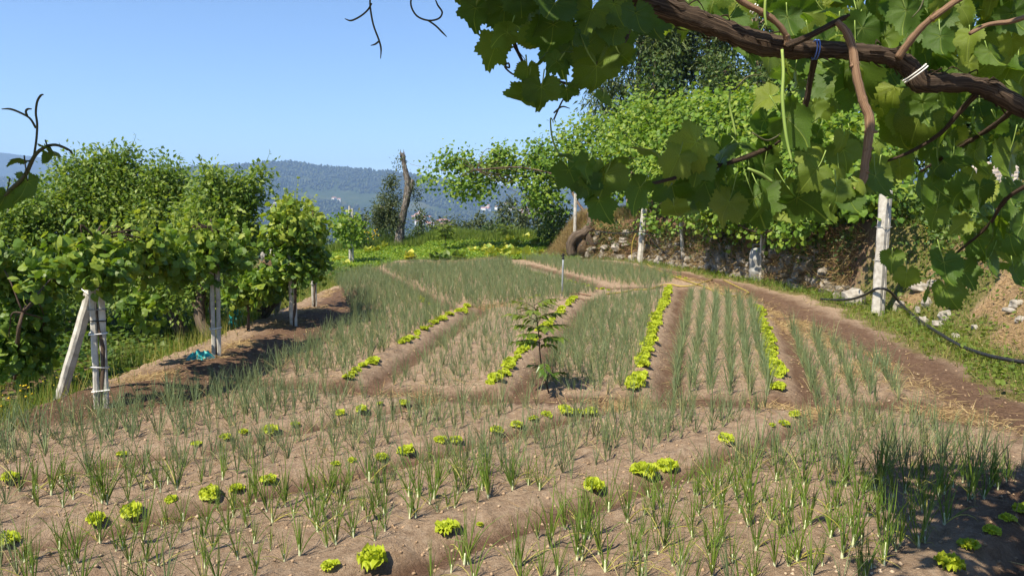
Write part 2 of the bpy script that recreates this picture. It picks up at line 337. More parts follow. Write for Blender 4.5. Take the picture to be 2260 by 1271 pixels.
def ground():
    yy = np.concatenate([np.linspace(-10, 2.6, 22)[:-1], 2.6*(74/2.6)**(np.linspace(0, 1, 430))])
    u = np.linspace(-1, 1, 620); u = np.sign(u)*(.62*np.abs(u)+.38*np.abs(u)**3)
    Y, Uu = np.meshgrid(yy, u, indexing='ij'); X = Uu*(1.25*np.maximum(Y, 4)+9)
    Z = H(X, Y); n, k = X.shape; b = MB()
    i = np.arange(n-1)[:, None]*k; j = np.arange(k-1)[None]
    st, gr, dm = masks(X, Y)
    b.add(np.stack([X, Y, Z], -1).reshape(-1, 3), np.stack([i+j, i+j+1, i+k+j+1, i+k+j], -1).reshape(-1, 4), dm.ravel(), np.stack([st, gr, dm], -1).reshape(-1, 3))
    m, t, o = nmat('soil'); uv = t.nodes.new('ShaderNodeSeparateXYZ'); t.links.new(attr(t, 'luv').outputs['Vector'], uv.inputs[0])
    g = t.nodes.new('ShaderNodeTexCoord').outputs['Object']
    nb, nm, nf = noise(t, 1.3, 5, .6, g), noise(t, 14, 6, .7, g), noise(t, 120, 4, .7, g)
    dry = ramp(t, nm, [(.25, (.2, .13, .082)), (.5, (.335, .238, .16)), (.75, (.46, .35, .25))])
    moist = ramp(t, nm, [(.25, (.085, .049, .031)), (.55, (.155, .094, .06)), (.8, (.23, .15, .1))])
    damp_shade_f = math_(t, 'MULTIPLY', uv.outputs[2], .9)
    damp_shade_f = ramp(t, math_(t, 'ADD', damp_shade_f, math_(t, 'MULTIPLY', math_(t, 'SUBTRACT', nb, .5), .7)), [(.15, (0, 0, 0)), (.75, (1, 1, 1))])
    c = mix(t, damp_shade_f, dry, moist)  # moist tone also carries the painted shade of the mask
    c = mix(t, .55, c, ramp(t, nf, [(.3, (.62, .6, .58)), (.55, (1, 1, 1)), (.75, (1.35, 1.33, 1.3))]), 'MULTIPLY')
    sc = ramp(t, nm, [(.3, (.2, .125, .06)), (.7, (.4, .27, .14))])
    stf = ramp(t, math_(t, 'ADD', uv.outputs[0], math_(t, 'MULTIPLY', math_(t, 'SUBTRACT', nm, .5), .9)), [(.3, (0, 0, 0)), (.7, (.85, .85, .85))])
    c = mix(t, stf, c, sc)
    gc = ramp(t, nm, [(.25, (.055, .06, .018)), (.5, (.13, .12, .035)), (.75, (.27, .2, .09))])
    gf = ramp(t, math_(t, 'ADD', uv.outputs[1], math_(t, 'MULTIPLY', math_(t, 'SUBTRACT', nm, .5), .8)), [(.35, (0, 0, 0)), (.7, (.9, .9, .9))])
    c = mix(t, gf, c, gc)
    p = N(t, 'ShaderNodeBsdfPrincipled', Roughness=.97); p.inputs['Specular IOR Level'].default_value = .12
    t.links.new(c, p.inputs['Base Color'])
    b1 = N(t, 'ShaderNodeBump', Strength=1., Distance=.03); t.links.new(noise(t, 30, 7, .68, g), b1.inputs['Height'])
    b2 = N(t, 'ShaderNodeBump', Strength=.5, Distance=.006); t.links.new(nf, b2.inputs['Height']); t.links.new(b1.outputs[0], b2.inputs['Normal'])
    t.links.new(b2.outputs[0], p.inputs['Normal']); t.links.new(p.outputs[0], o.inputs[0])
    tag(b.build('ground', m), kind='structure')
ground()
# ---------------------------------------------------------------- far hills across the valley
CX = np.array([-1500, -900, -400, -60, 0, 60, 130, 250, 430, 520, 600, 640, 720, 800, 870, 920, 1000, 1100, 1230, 1500, 1900, 2600, 3600])
CY = np.array([360, 380, 385, 392, 395, 398, 402, 392, 372, 368, 360, 360, 370, 377, 382, 389, 402, 412, 416, 400, 380, 360, 380])
C2Y = np.array([400, 390, 360, 338, 337, 344, 352, 372, 402, 420, 430, 430, 430, 430, 430, 430, 430, 430, 430, 430, 430, 430, 430])
def hill_z(D, px):
    e1 = (Y0-np.interp(px, CX, CY))/FPX; e2 = (Y0-np.interp(px, CX, C2Y))/FPX
    X = D*(px-W0/2)/FPX
    Dc = 4300+500*(fbm(px/400., px*0+3, 2, 5)-.5)
    t = np.clip((D-1500)/(Dc-1500), 0, 1.0); Zc = 2+e1*Dc
    near = -4-np.clip(D-52, 0, 1500)*.1-.035*np.clip(D-52, 0, 1500)**1.0
    base = np.maximum(near, -185)
    up = -185+(Zc+185)*(t**1.15*(1-.18*np.sin(pi*t)))
    rid = (fbm(X/900., D/900., 4, 71)-.5)*150*np.sin(pi*np.clip(t, 0, 1))**.8 + (fbm(X/260., D/330., 3, 75)-.5)*46*np.sin(pi*np.clip(t*.98, 0, 1))
    z = np.where(D < 1500, base, up+rid)
    back = np.clip((D-Dc)/1200, 0, 1); z = np.where(D > Dc, Zc-120*back, z)
    z2 = (2+e2*7000)*np.sin(np.clip((D-5200)/1800, 0, 1)*pi/2)-200*(1-np.clip((D-5200)/1800, 0, 1))
    z = np.where(D > 5200, np.maximum(z, np.where(D > 7000, 2+e2*7000-(D-7000)*.1, z2)), z)
    return z+6*(fbm(X/60., D/60., 2, 81)-.5)*ss(300, 1500, D)
def field_mask(X, D): return ss(.6, .68, fbm(X/420., D/380., 4, 91)+.03*np.clip((2600-D)/800, -1, 1))
def hills():
    px = np.linspace(-1500, 3600, 520); D = 50*(9000/50)**np.linspace(0, 1, 260)
    D = np.unique(np.concatenate([D, np.linspace(1500, 4900, 220)]))
    DD, PX = np.meshgrid(D, px, indexing='ij'); X = DD*(PX-W0/2)/FPX; Z = hill_z(DD, PX); b = MB(); n, k = DD.shape
    i = np.arange(n-1)[:, None]*k; j = np.arange(k-1)[None]
    fm = field_mask(X, DD)
    b.add(np.stack([X, DD, Z], -1).reshape(-1, 3), np.stack([i+j, i+j+1, i+k+j+1, i+k+j], -1).reshape(-1, 4), fm.ravel())
    m, t, o = nmat('hillside'); g = t.nodes.new('ShaderNodeTexCoord').outputs['Object']
    n1, n2 = noise(t, .012, 6, .65, g), noise(t, .004, 4, .6, g)
    forest = ramp(t, n1, [(.3, (.014, .026, .012)), (.5, (.028, .045, .02)), (.7, (.055, .07, .03))])
    fld = ramp(t, n2, [(.35, (.032, .05, .022)), (.5, (.048, .068, .028)), (.62, (.085, .088, .042))])
    c = mix(t, attr(t, 'rnd').outputs['Fac'], forest, fld)
    p = N(t, 'ShaderNodeBsdfPrincipled', Roughness=1.); p.inputs['Specular IOR Level'].default_value = 0
    t.links.new(c, p.inputs['Base Color']); bp = N(t, 'ShaderNodeBump', Strength=.8, Distance=14.); t.links.new(noise(t, .03, 6, .7, g), bp.inputs['Height']); t.links.new(bp.outputs[0], p.inputs['Normal'])
    t.links.new(p.outputs[0], o.inputs[0]); tag(b.build('hills', m), kind='structure')
hills()
def far_forest():
    n = 46000; D = 1500+3300*rng.random(n)**.85; px = -300+1700*rng.random(n)
    D = np.concatenate([D, 3700+900*rng.random(9000)]); px = np.concatenate([px, -100+1400*rng.random(9000)])
    X = D*(px-W0/2)/FPX; fm = field_mask(X, D)+.55*ss(.5, .6, fbm(X/150., D/150., 3, 97)); k = rng.random(len(D)) > fm
    D, px, X = D[k], px[k], X[k]; Z = hill_z(D, px)
    th = np.arange(5)*2*pi/5; V = [(0, 0, 0)]+[(.5*cos(a), .5*sin(a), .35) for a in th]+[(.38*cos(a+.6), .38*sin(a+.6), .72) for a in th]+[(0, 0, 1)]
    F = [[0, 1+(i+1) % 5, 1+i] for i in range(5)]+[[6+i, 6+(i+1) % 5, 11] for i in range(5)]
    Q = [[1+i, 1+(i+1) % 5, 6+(i+1) % 5, 6+i] for i in range(5)]
    T = (np.array(V), [np.array(F), np.array(Q)], np.zeros((12, 3)))
    s = 7+8*rng.random(len(D)); h = s*(.8+.7*rng.random(len(D))); R = np.zeros((len(D), 3, 3)); R[:, 0, 0] = s; R[:, 1, 1] = s; R[:, 2, 2] = h
    b = MB(); b.stamp(T, R, np.stack([X, D, Z-1], -1), rng.random(len(D)))
    tag(b.build('far_forest', leaf_mat('hill forest', (.012, .024, .011), (.024, .04, .018), (.06, .075, .03), 0, .9)),
        'dark wooded cover spread over the hazy hills across the valley', 'forest', None, 'stuff')
far_forest()
def houses():
    cl = [(955, 492, 34, 9, 13), (975, 505, 26, 7, 8), (1160, 470, 40, 7, 16), (1080, 462, 26, 4, 7), (1180, 479, 34, 4, 7), (925, 480, 20, 8, 6), (745, 443, 8, 3, 2), (1140, 452, 60, 4, 5), (20, 470, 26, 8, 8), (45, 483, 30, 7, 8), (30, 455, 22, 6, 5), (860, 462, 20, 4, 3), (600, 452, 30, 5, 3)]
    tm = []
    for k in range(4):
        b = MB(); a, c, h = [(9, 7, 6), (12, 8, 5), (8, 8, 7), (15, 9, 5)][k]
        b.box((0, 0, h/2-3), (a, c, h+6)); e = .5
        V = [(-a/2-e, -c/2-e, h), (a/2+e, -c/2-e, h), (a/2+e, c/2+e, h), (-a/2-e, c/2+e, h), (-a/2-e, 0, h+2.2), (a/2+e, 0, h+2.2)]
        b.add(V, [np.array([[0, 1, 5, 4], [2, 3, 4, 5]]), np.array([[0, 4, 3], [1, 2, 5]])], 0, None, 1)
        tm.append(b.mesh('hillside_house', [M['wall_white'], M['roof_tile']], False))
    for px, py, sx, sy, n in cl:
        far = py < 440
        for _ in range(n):
            x, y = px+sx*rng.normal()*.5, py+sy*rng.normal()*.6
            Ds = np.linspace(1500, 4300, 600); z = hill_z(Ds, Ds*0+x); e = (Y0-y)/FPX
            hit = np.where(z-2 >= e*Ds)[0]; D = Ds[hit[0]] if len(hit) else 3000.
            o = bpy.data.objects.new('hillside_house', tm[rng.integers(4)]); COL.objects.link(o)
            o.location = (D*(x-W0/2)/FPX, D, float(hill_z(np.array([D]), np.array([x]))[0])); o.rotation_euler = (0, 0, rng.random()*pi); s = 1.5+.6*rng.random(); o.scale = (s, s, s)
            left = px < 100
            tag(o, 'tiny white house of the valley town seen past the fruit tree' if left else 'tiny white house with a tiled roof on the hazy wooded hillside', 'house', 'houses of the valley town' if left else 'houses of the hillside village')
houses()
# ---------------------------------------------------------------- onions and lettuces
def onion_leaf(b, length, lean, az, curve, r0, seg, sides, rnd, kink=False):
    t = np.linspace(0, 1, seg+1); ang = lean+curve*t**1.6
    if kink: ang = ang+np.where(t > .55, .9, 0)
    dl = length/seg; x = np.concatenate([[0], np.cumsum(np.sin(ang[:-1])*dl)]); z = np.concatenate([[0], np.cumsum(np.cos(ang[:-1])*dl)])
    rad = r0*np.array([.75 if q < .01 else (1.05-.2*q)*(1-q**3*.93) for q in t])
    th = np.arange(sides)*2*pi/sides; V, U = [], []
    for i in range(seg+1):
        c = np.array([x[i], 0, z[i]]); nx = np.array([cos(ang[i]), 0, -sin(ang[i])])
        V.append(c+rad[i]*(np.cos(th)[:, None]*nx+np.sin(th)[:, None]*np.array([0, 1., 0]))); U.append(np.stack([th, th*0+t[i], th*0], 1))
    V = np.vstack(V); ca, sa = cos(az), sin(az); V = V@np.array([[ca, sa, 0], [-sa, ca, 0], [0, 0, 1]])
    i = np.arange(seg)[:, None]*sides; j = np.arange(sides)[None]
    b.add(V, np.stack([i+j, i+(j+1) % sides, i+sides+(j+1) % sides, i+sides+j], -1).reshape(-1, 4), rnd, np.vstack(U))
def onion_tpl(seg, sides, nl, hmax):
    b = MB(); az0 = rng.random()*2*pi; tone = rng.random()*.4
    for k in range(nl):
        az = az0+(k % 2)*pi+rng.normal()*.55; q = k/max(1, nl-1)
        L = hmax*(.55+.5*rng.random())*(1-.25*q*rng.random()); lean = .04+.5*q*rng.random()+.12*rng.random()
        dry = rng.random() < .1; cv = rng.normal()*.28+.35*q+(.9 if dry else 0)+(.6 if rng.random() < .17 else 0)
        onion_leaf(b, L*(.75 if dry else 1), lean+(.5 if dry else 0), az, cv, .0031*(.7+.55*rng.random()), seg, sides, .97 if dry else tone+.3*rng.random(), rng.random() < .07)
    return b
def arrs(b): 
    V = np.vstack(b.V); F = np.vstack(b.F); return (V, [F], np.vstack(b.U)), np.concatenate(b.A)
def stem_mesh():
    b = MB(); b.tube([(0, 0, -.02), (0, 0, .012), (0, 0, .035), (.001, 0, .07)], [.0055, .0075, .0055, .0035], 7, 0, 2); return b.mesh('stem', M['onion_stem'])
NEAR = [onion_tpl(6, 4, int(rng.integers(7, 12)), .36+.12*rng.random()) for _ in range(18)]
NEARM = [b.mesh('onion_plant', M['onion']) for b in NEAR]; STEM = [stem_mesh() for _ in range(2)]
FARB = [arrs(onion_tpl(3, 3, int(rng.integers(7, 11)), .36+.09*rng.random())) for _ in range(14)]
uF = (LF[0][-1]-LF[0][1]); uF = uF/np.linalg.norm(uF); nF = np.array([uF[1], -uF[0]])
def near_lettuce(x, y, lo=-.12, hi=.34):
    r = np.zeros(np.shape(x), bool)
    for L in LF:
        d, s = seg_dist(x, y, L); r |= (d*s > lo) & (d*s < hi)
    return r
pts = []                                               # x, y, scale, bed
FRONT = [tuple(p) for p in GL([(-120, 960), (60, 935), (215, 905), (330, 890), (440, 862), (560, 848), (700, 862), (880, 882), (1010, 889), (1300, 897), (1500, 900), (1700, 905), (1900, 910), (2060, 945), (2170, 985), (2330, 1085), (2700, 1330), (-400, 1330)])]
A_, B_ = np.meshgrid(np.arange(-9, 12, .185), np.arange(-8, 12, .105), indexing='ij')
A_ = A_+rng.normal(size=A_.shape)*.022; B_ = B_+rng.normal(size=A_.shape)*.04
x = (nF[0]*A_+uF[0]*B_).ravel(); y = (nF[1]*A_+uF[1]*B_).ravel()
k = inpoly(x, y, FRONT) & ~near_lettuce(x, y) & (rng.random(len(x)) < .86)
dens = .86+.3*(fbm(x*.5, y*.5, 2, 9)-.5)+.2*ss(1, 3, x)+.12*ss(6.3, 7.5, y); k &= rng.random(len(x)) < dens
for a, b in zip(x[k], y[k]): pts.append((a, b, 1.1 if a > 1.6 and b < 6 else (.98 if b < 6.5 else 1.), 0))
def quad_rows(bl, br, tl, tr, nrow, step, keep=.9, jit=.03, s0=0., s1=1., sc=.95, bed=1):
    bl, br, tl, tr = GL([bl, br, tl, tr]); L = max(np.linalg.norm(tl-bl), np.linalg.norm(tr-br)); nt = int(L/step)
    for i in range(nrow):
        s = s0+(s1-s0)*(i+.5)/nrow
        for j in range(nt):
            if rng.random() > keep: continue
            t = (j+.5)/nt; p = (bl*(1-s)+br*s)*(1-t)+(tl*(1-s)+tr*s)*t+rng.normal(size=2)*jit
            pts.append((p[0], p[1], sc*(.85+.3*rng.random()), bed))
quad_rows((855, 850), (1070, 858), (1050, 690), (1240, 672), 8, .135, .7, .06, sc=.8, bed=1)
quad_rows((1165, 858), (1385, 866), (1300, 668), (1462, 645), 8, .115, .88, .06, sc=.95, bed=1)
for a, b in (((1487, 868), (1526, 652)), ((1526, 871), (1553, 652)), ((1567, 871), (1581, 655)), ((1613, 869), (1606, 660)), ((1655, 872), (1630, 668)), ((1695, 874), (1655, 680)),
             ((1806, 876), (1748, 724)), ((1843, 879), (1793, 744)), ((1889, 878), (1836, 764)), ((1934, 881), (1880, 789)), ((1986, 884), (1928, 808))):
    p, q = GL([a, b]); n = int(np.linalg.norm(q-p)/.105)
    for j in range(n):
        if rng.random() < .93:
            c = p+(q-p)*j/n+rng.normal(size=2)*(.017, .03); pts.append((c[0], c[1], .95+.3*rng.random(), 1))
def fill_poly(poly, d, cx, cy, keep, sc, bed=1):
    W = GL(poly); a0, b0 = W.min(0); a1, b1 = W.max(0)
    gx, gy = np.meshgrid(np.arange(a0, a1, cx), np.arange(b0, b1, cy)); gx = (gx+d*(gy-b0)+rng.normal(size=gx.shape)*.05).ravel(); gy = (gy+rng.normal(size=gy.shape)*.04).ravel()
    for o in (-1, 0, 1):
        xx = gx+o*(a1-a0); k = inpoly(xx, gy, [tuple(p) for p in W]) & (rng.random(len(xx)) < keep)
        for a, b in zip(xx[k], gy[k]): pts.append((a, b, sc*(.8+.4*rng.random()), bed))
fill_poly([(565, 832), (765, 832), (870, 775), (1015, 685), (975, 675), (900, 636), (812, 592), (738, 592), (745, 635), (775, 680), (775, 700), (690, 755), (600, 800)], .15, .17, .105, .78, 1.0)
fill_poly([(838, 590), (1008, 586), (1120, 577), (1135, 592), (1215, 618), (1320, 644), (1250, 662), (1060, 680), (1005, 672), (915, 630)], .15, .17, .105, .78, 1.0)
fill_poly([(1150, 574), (1190, 571), (1290, 581), (1400, 595), (1505, 616), (1440, 632), (1360, 628), (1255, 603)], .1, .18, .105, .8, 1.0)
fill_poly([(300, 905), (440, 862), (540, 838), (600, 822), (620, 840), (420, 880)], .3, .25, .15, .5, 1.1, 0)
pts = np.array(pts); pts = pts[np.abs(pts[:, 0]) < .70*pts[:, 1]+.25]
lz = H(pts[:, 0], pts[:, 1])
order = np.argsort(pts[:, 1]); vis = [i for i in order if abs(pts[i, 0]) < .69*pts[i, 1] and pts[i, 1] > 3.75]
NIND = 296; ind = set(vis[:NIND])
def bed_label(x, y):
    if len(LF) and True:
        sd_ = []
        for L in LF:
            d, s = seg_dist(np.array([x]), np.array([y]), L); sd_.append(float((d*s)[0]))
        if sd_[3] > 0: return 'green onion plant in the shaded corner bed beside the last lettuces', 'onions of the shaded corner bed'
        if sd_[2] > 0: return 'green onion plant in the nearest bed, below the row of big single lettuces', 'onions of the nearest bed'
        if sd_[0] > 0: return 'green onion plant in the second nearest bed, between two rows of lettuces', 'onions of the second bed'
        return 'green onion plant in the bed above the long lettuce row from the bottom corner', 'onions of the third bed'
for i in vis[:NIND]:
    x, y, s, bd = pts[i]; q = int(rng.integers(len(NEARM)))
    o = bpy.data.objects.new('onion_plant', NEARM[q]); COL.objects.link(o); lb, gp = bed_label(x, y); tag(o, lb, 'onion', gp)
    o.location = (x, y, lz[i]-.004); s = s*(.6+.5*rng.random()); o.scale = (s*1.05, s*1.05, s); o.rotation_euler = (rng.normal()*.07, rng.normal()*.07, rng.random()*6.28)
    c = bpy.data.objects.new('stem', STEM[rng.integers(2)]); COL.objects.link(c); c.parent = o
def zrots(n, s, tilt=.08):
    a = rng.random(n)*2*pi; R = np.zeros((n, 3, 3)); R[:, 0, 0] = np.cos(a); R[:, 0, 1] = -np.sin(a); R[:, 1, 0] = np.sin(a); R[:, 1, 1] = np.cos(a); R[:, 2, 2] = 1
    R[:, 0, 2] = rng.normal(size=n)*tilt; R[:, 1, 2] = rng.normal(size=n)*tilt
    return R*np.asarray(s).reshape(-1, 1, 1)
rest = np.array([i for i in range(len(pts)) if i not in ind])
print('ONIONS', len(pts))
b = MB()
for q in range(len(FARB)):
    T, av = FARB[q]; k = rest[q::len(FARB)]; n0 = b.n
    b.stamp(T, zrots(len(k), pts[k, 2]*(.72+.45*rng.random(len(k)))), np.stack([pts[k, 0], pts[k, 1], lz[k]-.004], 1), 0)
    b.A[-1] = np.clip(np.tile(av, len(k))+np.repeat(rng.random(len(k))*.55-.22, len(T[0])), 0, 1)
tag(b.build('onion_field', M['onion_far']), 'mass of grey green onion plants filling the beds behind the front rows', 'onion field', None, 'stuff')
def lettuce_tpl():
    b = MB(); n = 26
    for k in range(n):
        q = k/n; az = k*2.4+rng.normal()*.2; L = .105*(1-.45*q)*(.85+.3*rng.random()); el = .25+1.05*q+rng.normal()*.1; wd = L*.62
        nu, nv = 6, 9; u = np.linspace(0, 1, nu)[:, None]; v = np.linspace(-1, 1, nv)[None]
        wid = wd*(np.sin(pi*np.clip(u*.62+.18, 0, 1))**.8)
        X = u*L*(1-.12*v*v); Yv = v*wid; ph = rng.random()*6
        Zv = .016*u*np.abs(v)**1.5+(.011*np.sin(v*9+ph+u*3)+.009*np.sin(v*15+ph*2)+.008*np.sin(u*11+ph))*(.25+np.maximum(u, np.abs(v)))*np.maximum(u, .2)
        a = el+.5*u*(1-q)-.7*u*u*(1-q*.5); xx = X*np.cos(a)-Zv*np.sin(a); zz = X*np.sin(a)+Zv*np.cos(a)+.012+0*v
        ca, sa = cos(az), sin(az); V = np.stack([xx*ca-Yv*sa, xx*sa+Yv*ca, zz], -1).reshape(-1, 3)
        i = np.arange(nu-1)[:, None]*nv; j = np.arange(nv-1)[None]
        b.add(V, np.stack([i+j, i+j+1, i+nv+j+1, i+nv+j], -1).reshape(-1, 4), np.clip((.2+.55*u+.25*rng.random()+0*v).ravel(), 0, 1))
    return b.mesh('lettuce', M['lettuce'])
LT = [lettuce_tpl() for _ in range(6)]
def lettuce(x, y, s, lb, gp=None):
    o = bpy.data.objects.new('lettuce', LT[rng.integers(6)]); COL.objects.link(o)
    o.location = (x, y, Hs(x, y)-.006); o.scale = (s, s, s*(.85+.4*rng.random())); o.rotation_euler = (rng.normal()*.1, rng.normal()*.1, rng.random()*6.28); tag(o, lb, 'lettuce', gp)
def lpx(px, py, wpx, lb, gp=None):
    g = G(px, py+wpx*.22); lettuce(g[0], g[1], wpx*g[1]/FPX/.2, lb, gp)
f1 = ('bright green lettuce in the long row rising from the bottom corner to the straw path', 'lettuces of the long front row')
for a in [(15, 1185, 55), (212, 1147, 42), (290, 1129, 52), (378, 1108, 32), (462, 1090, 50), (523, 1078, 38), (592, 1061, 42), (740, 1030, 22), (776, 1021, 20), (842, 1006, 32), (899, 991, 44), (972, 972, 30), (1005, 967, 34), (1095, 945, 34), (1140, 932, 34), (1176, 922, 28), (1207, 914, 26), (1245, 903, 36), (1275, 901, 28), (1305, 894, 38)]: lpx(*a, *f1)
f2 = ('small yellow green lettuce in the row of seedlings behind the long front row', 'lettuces of the seedling row')
for a in [(20, 1048, 38), (268, 1002, 26), (432, 979, 26), (498, 965, 30), (537, 956, 24), (597, 945, 36), (652, 936, 24), (750, 911, 26), (797, 903, 30), (839, 895, 16), (892, 885, 28)]: lpx(*a, *f2)
for a in [(727, 1258, 46, 'lettuce at the bottom edge beside the biggest lettuce'), (821, 1232, 76, 'biggest bright frilly lettuce near the bottom edge of the garden'), (985, 1168, 58, 'round bright lettuce standing alone between onions in the nearest row'), (1058, 1160, 18, 'tiny yellow lettuce seedling beside the round lettuce in the nearest row'),
          (1310, 1072, 54, 'broad lettuce on the near row just before the pair of touching lettuces'), (1422, 1038, 58, 'left one of two touching lettuces in the nearest row'), (1472, 1020, 54, 'rear one of two touching lettuces in the nearest row'), (1600, 973, 40, 'lettuce in the near row beyond the two touching ones'),
          (1704, 940, 16, 'smallest lettuce seedling at the end of the near row'), (1730, 930, 24, 'flat small lettuce near the straw patch at the row end'), (1754, 914, 28, 'last small lettuce of the near row under the straw patch'), (2093, 1254, 66, 'sunlit lettuce in the shady corner at the bottom edge'),
          (2140, 1208, 56, 'dark shaded lettuce next to the sunlit lettuce in the corner'), (2186, 1180, 42, 'smaller dark lettuce in the shade of the vine'), (2222, 1150, 36, 'dim little lettuce farthest up in the shaded corner'), (2252, 1128, 40, 'bright lettuce cut by the picture edge above the shaded ones')]: lpx(*a)
def lrow(L, step, gaps, s0, s1, lb, gp):
    seg = np.linalg.norm(np.diff(L, axis=0), axis=1); cum = np.concatenate([[0], np.cumsum(seg)]); n = int(cum[-1]/step)
    for i in range(n+1):
        t = i/n
        if any(a < t < b for a, b in gaps): continue
        d = t*cum[-1]; x = np.interp(d, cum, L[:, 0])+rng.normal()*.022; y = np.interp(d, cum, L[:, 1])+rng.normal()*.04
        lettuce(x, y, (s0+(s1-s0)*t)*(.52+.45*rng.random()), lb, gp)
lrow(LB[0], .2, [(.17, .3), (.72, .75), (.8, .84)], 1.05, 1.0, 'yellow green lettuce in the slanting row nearest the vine posts', 'lettuces of the slanting row near the vine posts')
lrow(LB[1], .2, [(.33, .4), (.58, .64), (.74, .8)], 1.15, 1.05, 'yellow green lettuce in the row running behind the sapling', 'lettuces of the row behind the sapling')
lrow(LB[2], .21, [(.06, .09)], 1.3, 1.2, 'yellow green lettuce in the unbroken row beside the wide soil path', 'lettuces of the unbroken row')
lrow(LB[3], .2, [(.05, .09)], 1.35, 1.1, 'yellow green lettuce in the row at the edge of the six straight onion rows', 'lettuces of the outermost row')
lrow(GL([(1130, 592), (1215, 612), (1280, 628), (1345, 640)]), .34, [(.5, .6)], .95, .95, 'little lettuce in the faint line near the grey sprinkler pipe', 'lettuces near the sprinkler')
lrow(GL([(842, 606), (890, 632), (950, 672)]), .3, [(.2, .3), (.5, .8)], .9, .95, 'little lettuce at the edge of the far diagonal soil path', 'lettuces of the far diagonal path')
lrow(GL([(1470, 612), (1512, 619)]), .3, [], 1., 1., 'little lettuce at the tip of the farthest onion strip', 'lettuces at the farthest strip')
lrow(GL([(1150, 664), (1190, 655)]), .4, [], .9, .9, 'little lettuce among the far onions above the sapling', 'lettuces above the sapling')
# ---------------------------------------------------------------- straw, grass, ground cover (stuff)
LEAF6 = (np.array([(0, 0, 0), (-.42, .3, .06), (-.3, .72, .02), (0, 1, -.1), (.3, .72, .02), (.42, .3, .06), (0, .5, -.02)]), [np.array([[0, 6, 1], [1, 6, 2], [2, 6, 3], [3, 6, 4], [4, 6, 5], [5, 6, 0]])], np.array([(0, 0, 0)]*7, float))
def blade_tpl(w=.5, bend=.35, seg=2):
    V, U = [], []
    for i in range(seg+1):
        t = i/seg; ww = w*(1-t)**.8*.5+.02; V += [(-ww, t, bend*t*t), (ww, t, bend*t*t)]; U += [(0, t, 0)]*2
    return np.array(V), [np.array([[2*i, 2*i+1, 2*i+3, 2*i+2] for i in range(seg)])], np.array(U)
def scatter(x0, x1, y0, y1, n, fn, ypow=1.):
    "random points, kept where fn(x,y) is high; denser near the viewer in proportion to what can be resolved"
    y = y0*(y1/y0)**rng.random(n) if ypow else y0+(y1-y0)*rng.random(n); x = x0+(x1-x0)*rng.random(n)
    k = (rng.random(n) < fn(x, y)) & (np.abs(x) < .74*np.abs(y)+1.5); return x[k], y[k]
def lay(name, T, x, y, z, length, wid, elev, mat, rnd=None, az=None, **kw):
    n = len(x); az = rng.random(n)*2*pi if az is None else az; el = elev
    t = np.stack([np.cos(az)*np.cos(el), np.sin(az)*np.cos(el), np.sin(el)], 1); nn = rdir(n)*.6+np.stack([-np.cos(az)*np.sin(el), -np.sin(az)*np.sin(el), np.cos(el)], 1)
    R = frames(t, nn); R = R*np.stack([wid, length, length], 1)[:, None, :]
    b = MB(); b.stamp(T, R, np.stack([x, y, z], 1), rng.random(n) if rnd is None else rnd); return b
def U(a, b, n): return a+(b-a)*rng.random(n)
x, y = scatter(-6, 13, 4.5, 37, 420000, lambda x, y: masks(x, y)[0]**1.3*.95+.012); n = len(x)
b = lay('straw', blade_tpl(1, .1, 1), x, y, H(x, y)+U(0, .03, n), U(.06, .2, n), .0036+.0005*y, rng.normal(size=n)*.16+.05, M['dry']); print('STRAW', n)
tag(b.build('straw_litter', M['dry']), 'dry golden straw strewn along the paths and under the vine posts', 'straw', None, 'stuff')
def turf(x, y):
    b = bank_s(x, y); return masks(x, y)[1]*ss(-1.3, -.0, b)*np.where(b > 9, .35, 1.)*.9*(y < 42)
x, y = scatter(1, 18, 5, 42, 230000, turf); n = len(x); s = .6+.8*fbm(x*1.5, y*1.5, 3, 7); bk = bank_s(x, y)
dr = ss(.4, .56, fbm(x*.8, y*.8, 3, 19))
b = lay('grass', blade_tpl(1, .35, 2), x, y, H(x, y)-.01, (U(.07, .22, n)+.2*ss(.5, 2.5, bk))*s, .005+.0005*y, U(.35, 1.4, n), M['grass'], np.clip(.42*rng.random(n)+.5*dr*rng.random(n)+.1, 0, 1)); print('TURF', n)
kk = rng.random(n) < .3; q2 = np.where(kk)[0]; b2 = lay('x', LEAF6, x[q2], y[q2], H(x[q2], y[q2])+U(0, .12, len(q2)), U(.04, .1, len(q2)), U(.03, .08, len(q2)), rng.normal(size=len(q2))*.4+.3, None, np.clip(.1+.5*rng.random(len(q2)), 0, 1)); b.V += b2.V; b.F += [f+b.n for f in b2.F]; b.A += b2.A; b.U += b2.U; b.M += b2.M
tag(b.build('bank_grass', M['grass']), 'rough green grass covering the bank and the verge beside the straw path', 'grass', None, 'stuff')
x, y = scatter(.8, 6.5, 31, 39, 90000, lambda x, y: np.exp(-(((x-3.0)/1.8)**2+((y-34.5)/2.6)**2))*ss(-.5, .1, bank_s(x, y))); n = len(x)
b = lay('x', blade_tpl(1, .5, 2), x, y, H(x, y)-.02, U(.15, .42, n), U(.012, .022, n), U(-.2, 1., n), M['dry'], az=rng.normal(size=n)*.8-2.4)
tag(b.build('dry_grass', M['dry']), 'dry straw coloured grass drooping over the end of the bank', 'dry grass', None, 'stuff')
def fieldf(x, y): return ss(31.9, 32.6, y+.3*fbm(x, y, 2, 3))*ss(46, 43, y)*ss(.6, -.2, bank_s(x, y))*ss(-11, -9.5, x)
n = 90000; x = -13+16*rng.random(n); y = 31.5+14*rng.random(n); k = rng.random(n) < fieldf(x, y)*.85; x, y = x[k], y[k]; n = len(x)
ht = .12+.2*fbm(x*1.2, y*1.2, 3, 33)
b = lay('x', LEAF6, x, y, H(x, y)+U(0, 1, n)*ht, U(.07, .14, n), U(.06, .12, n), rng.normal(size=n)*.4+.2, M['lush']); print('FIELD', n)
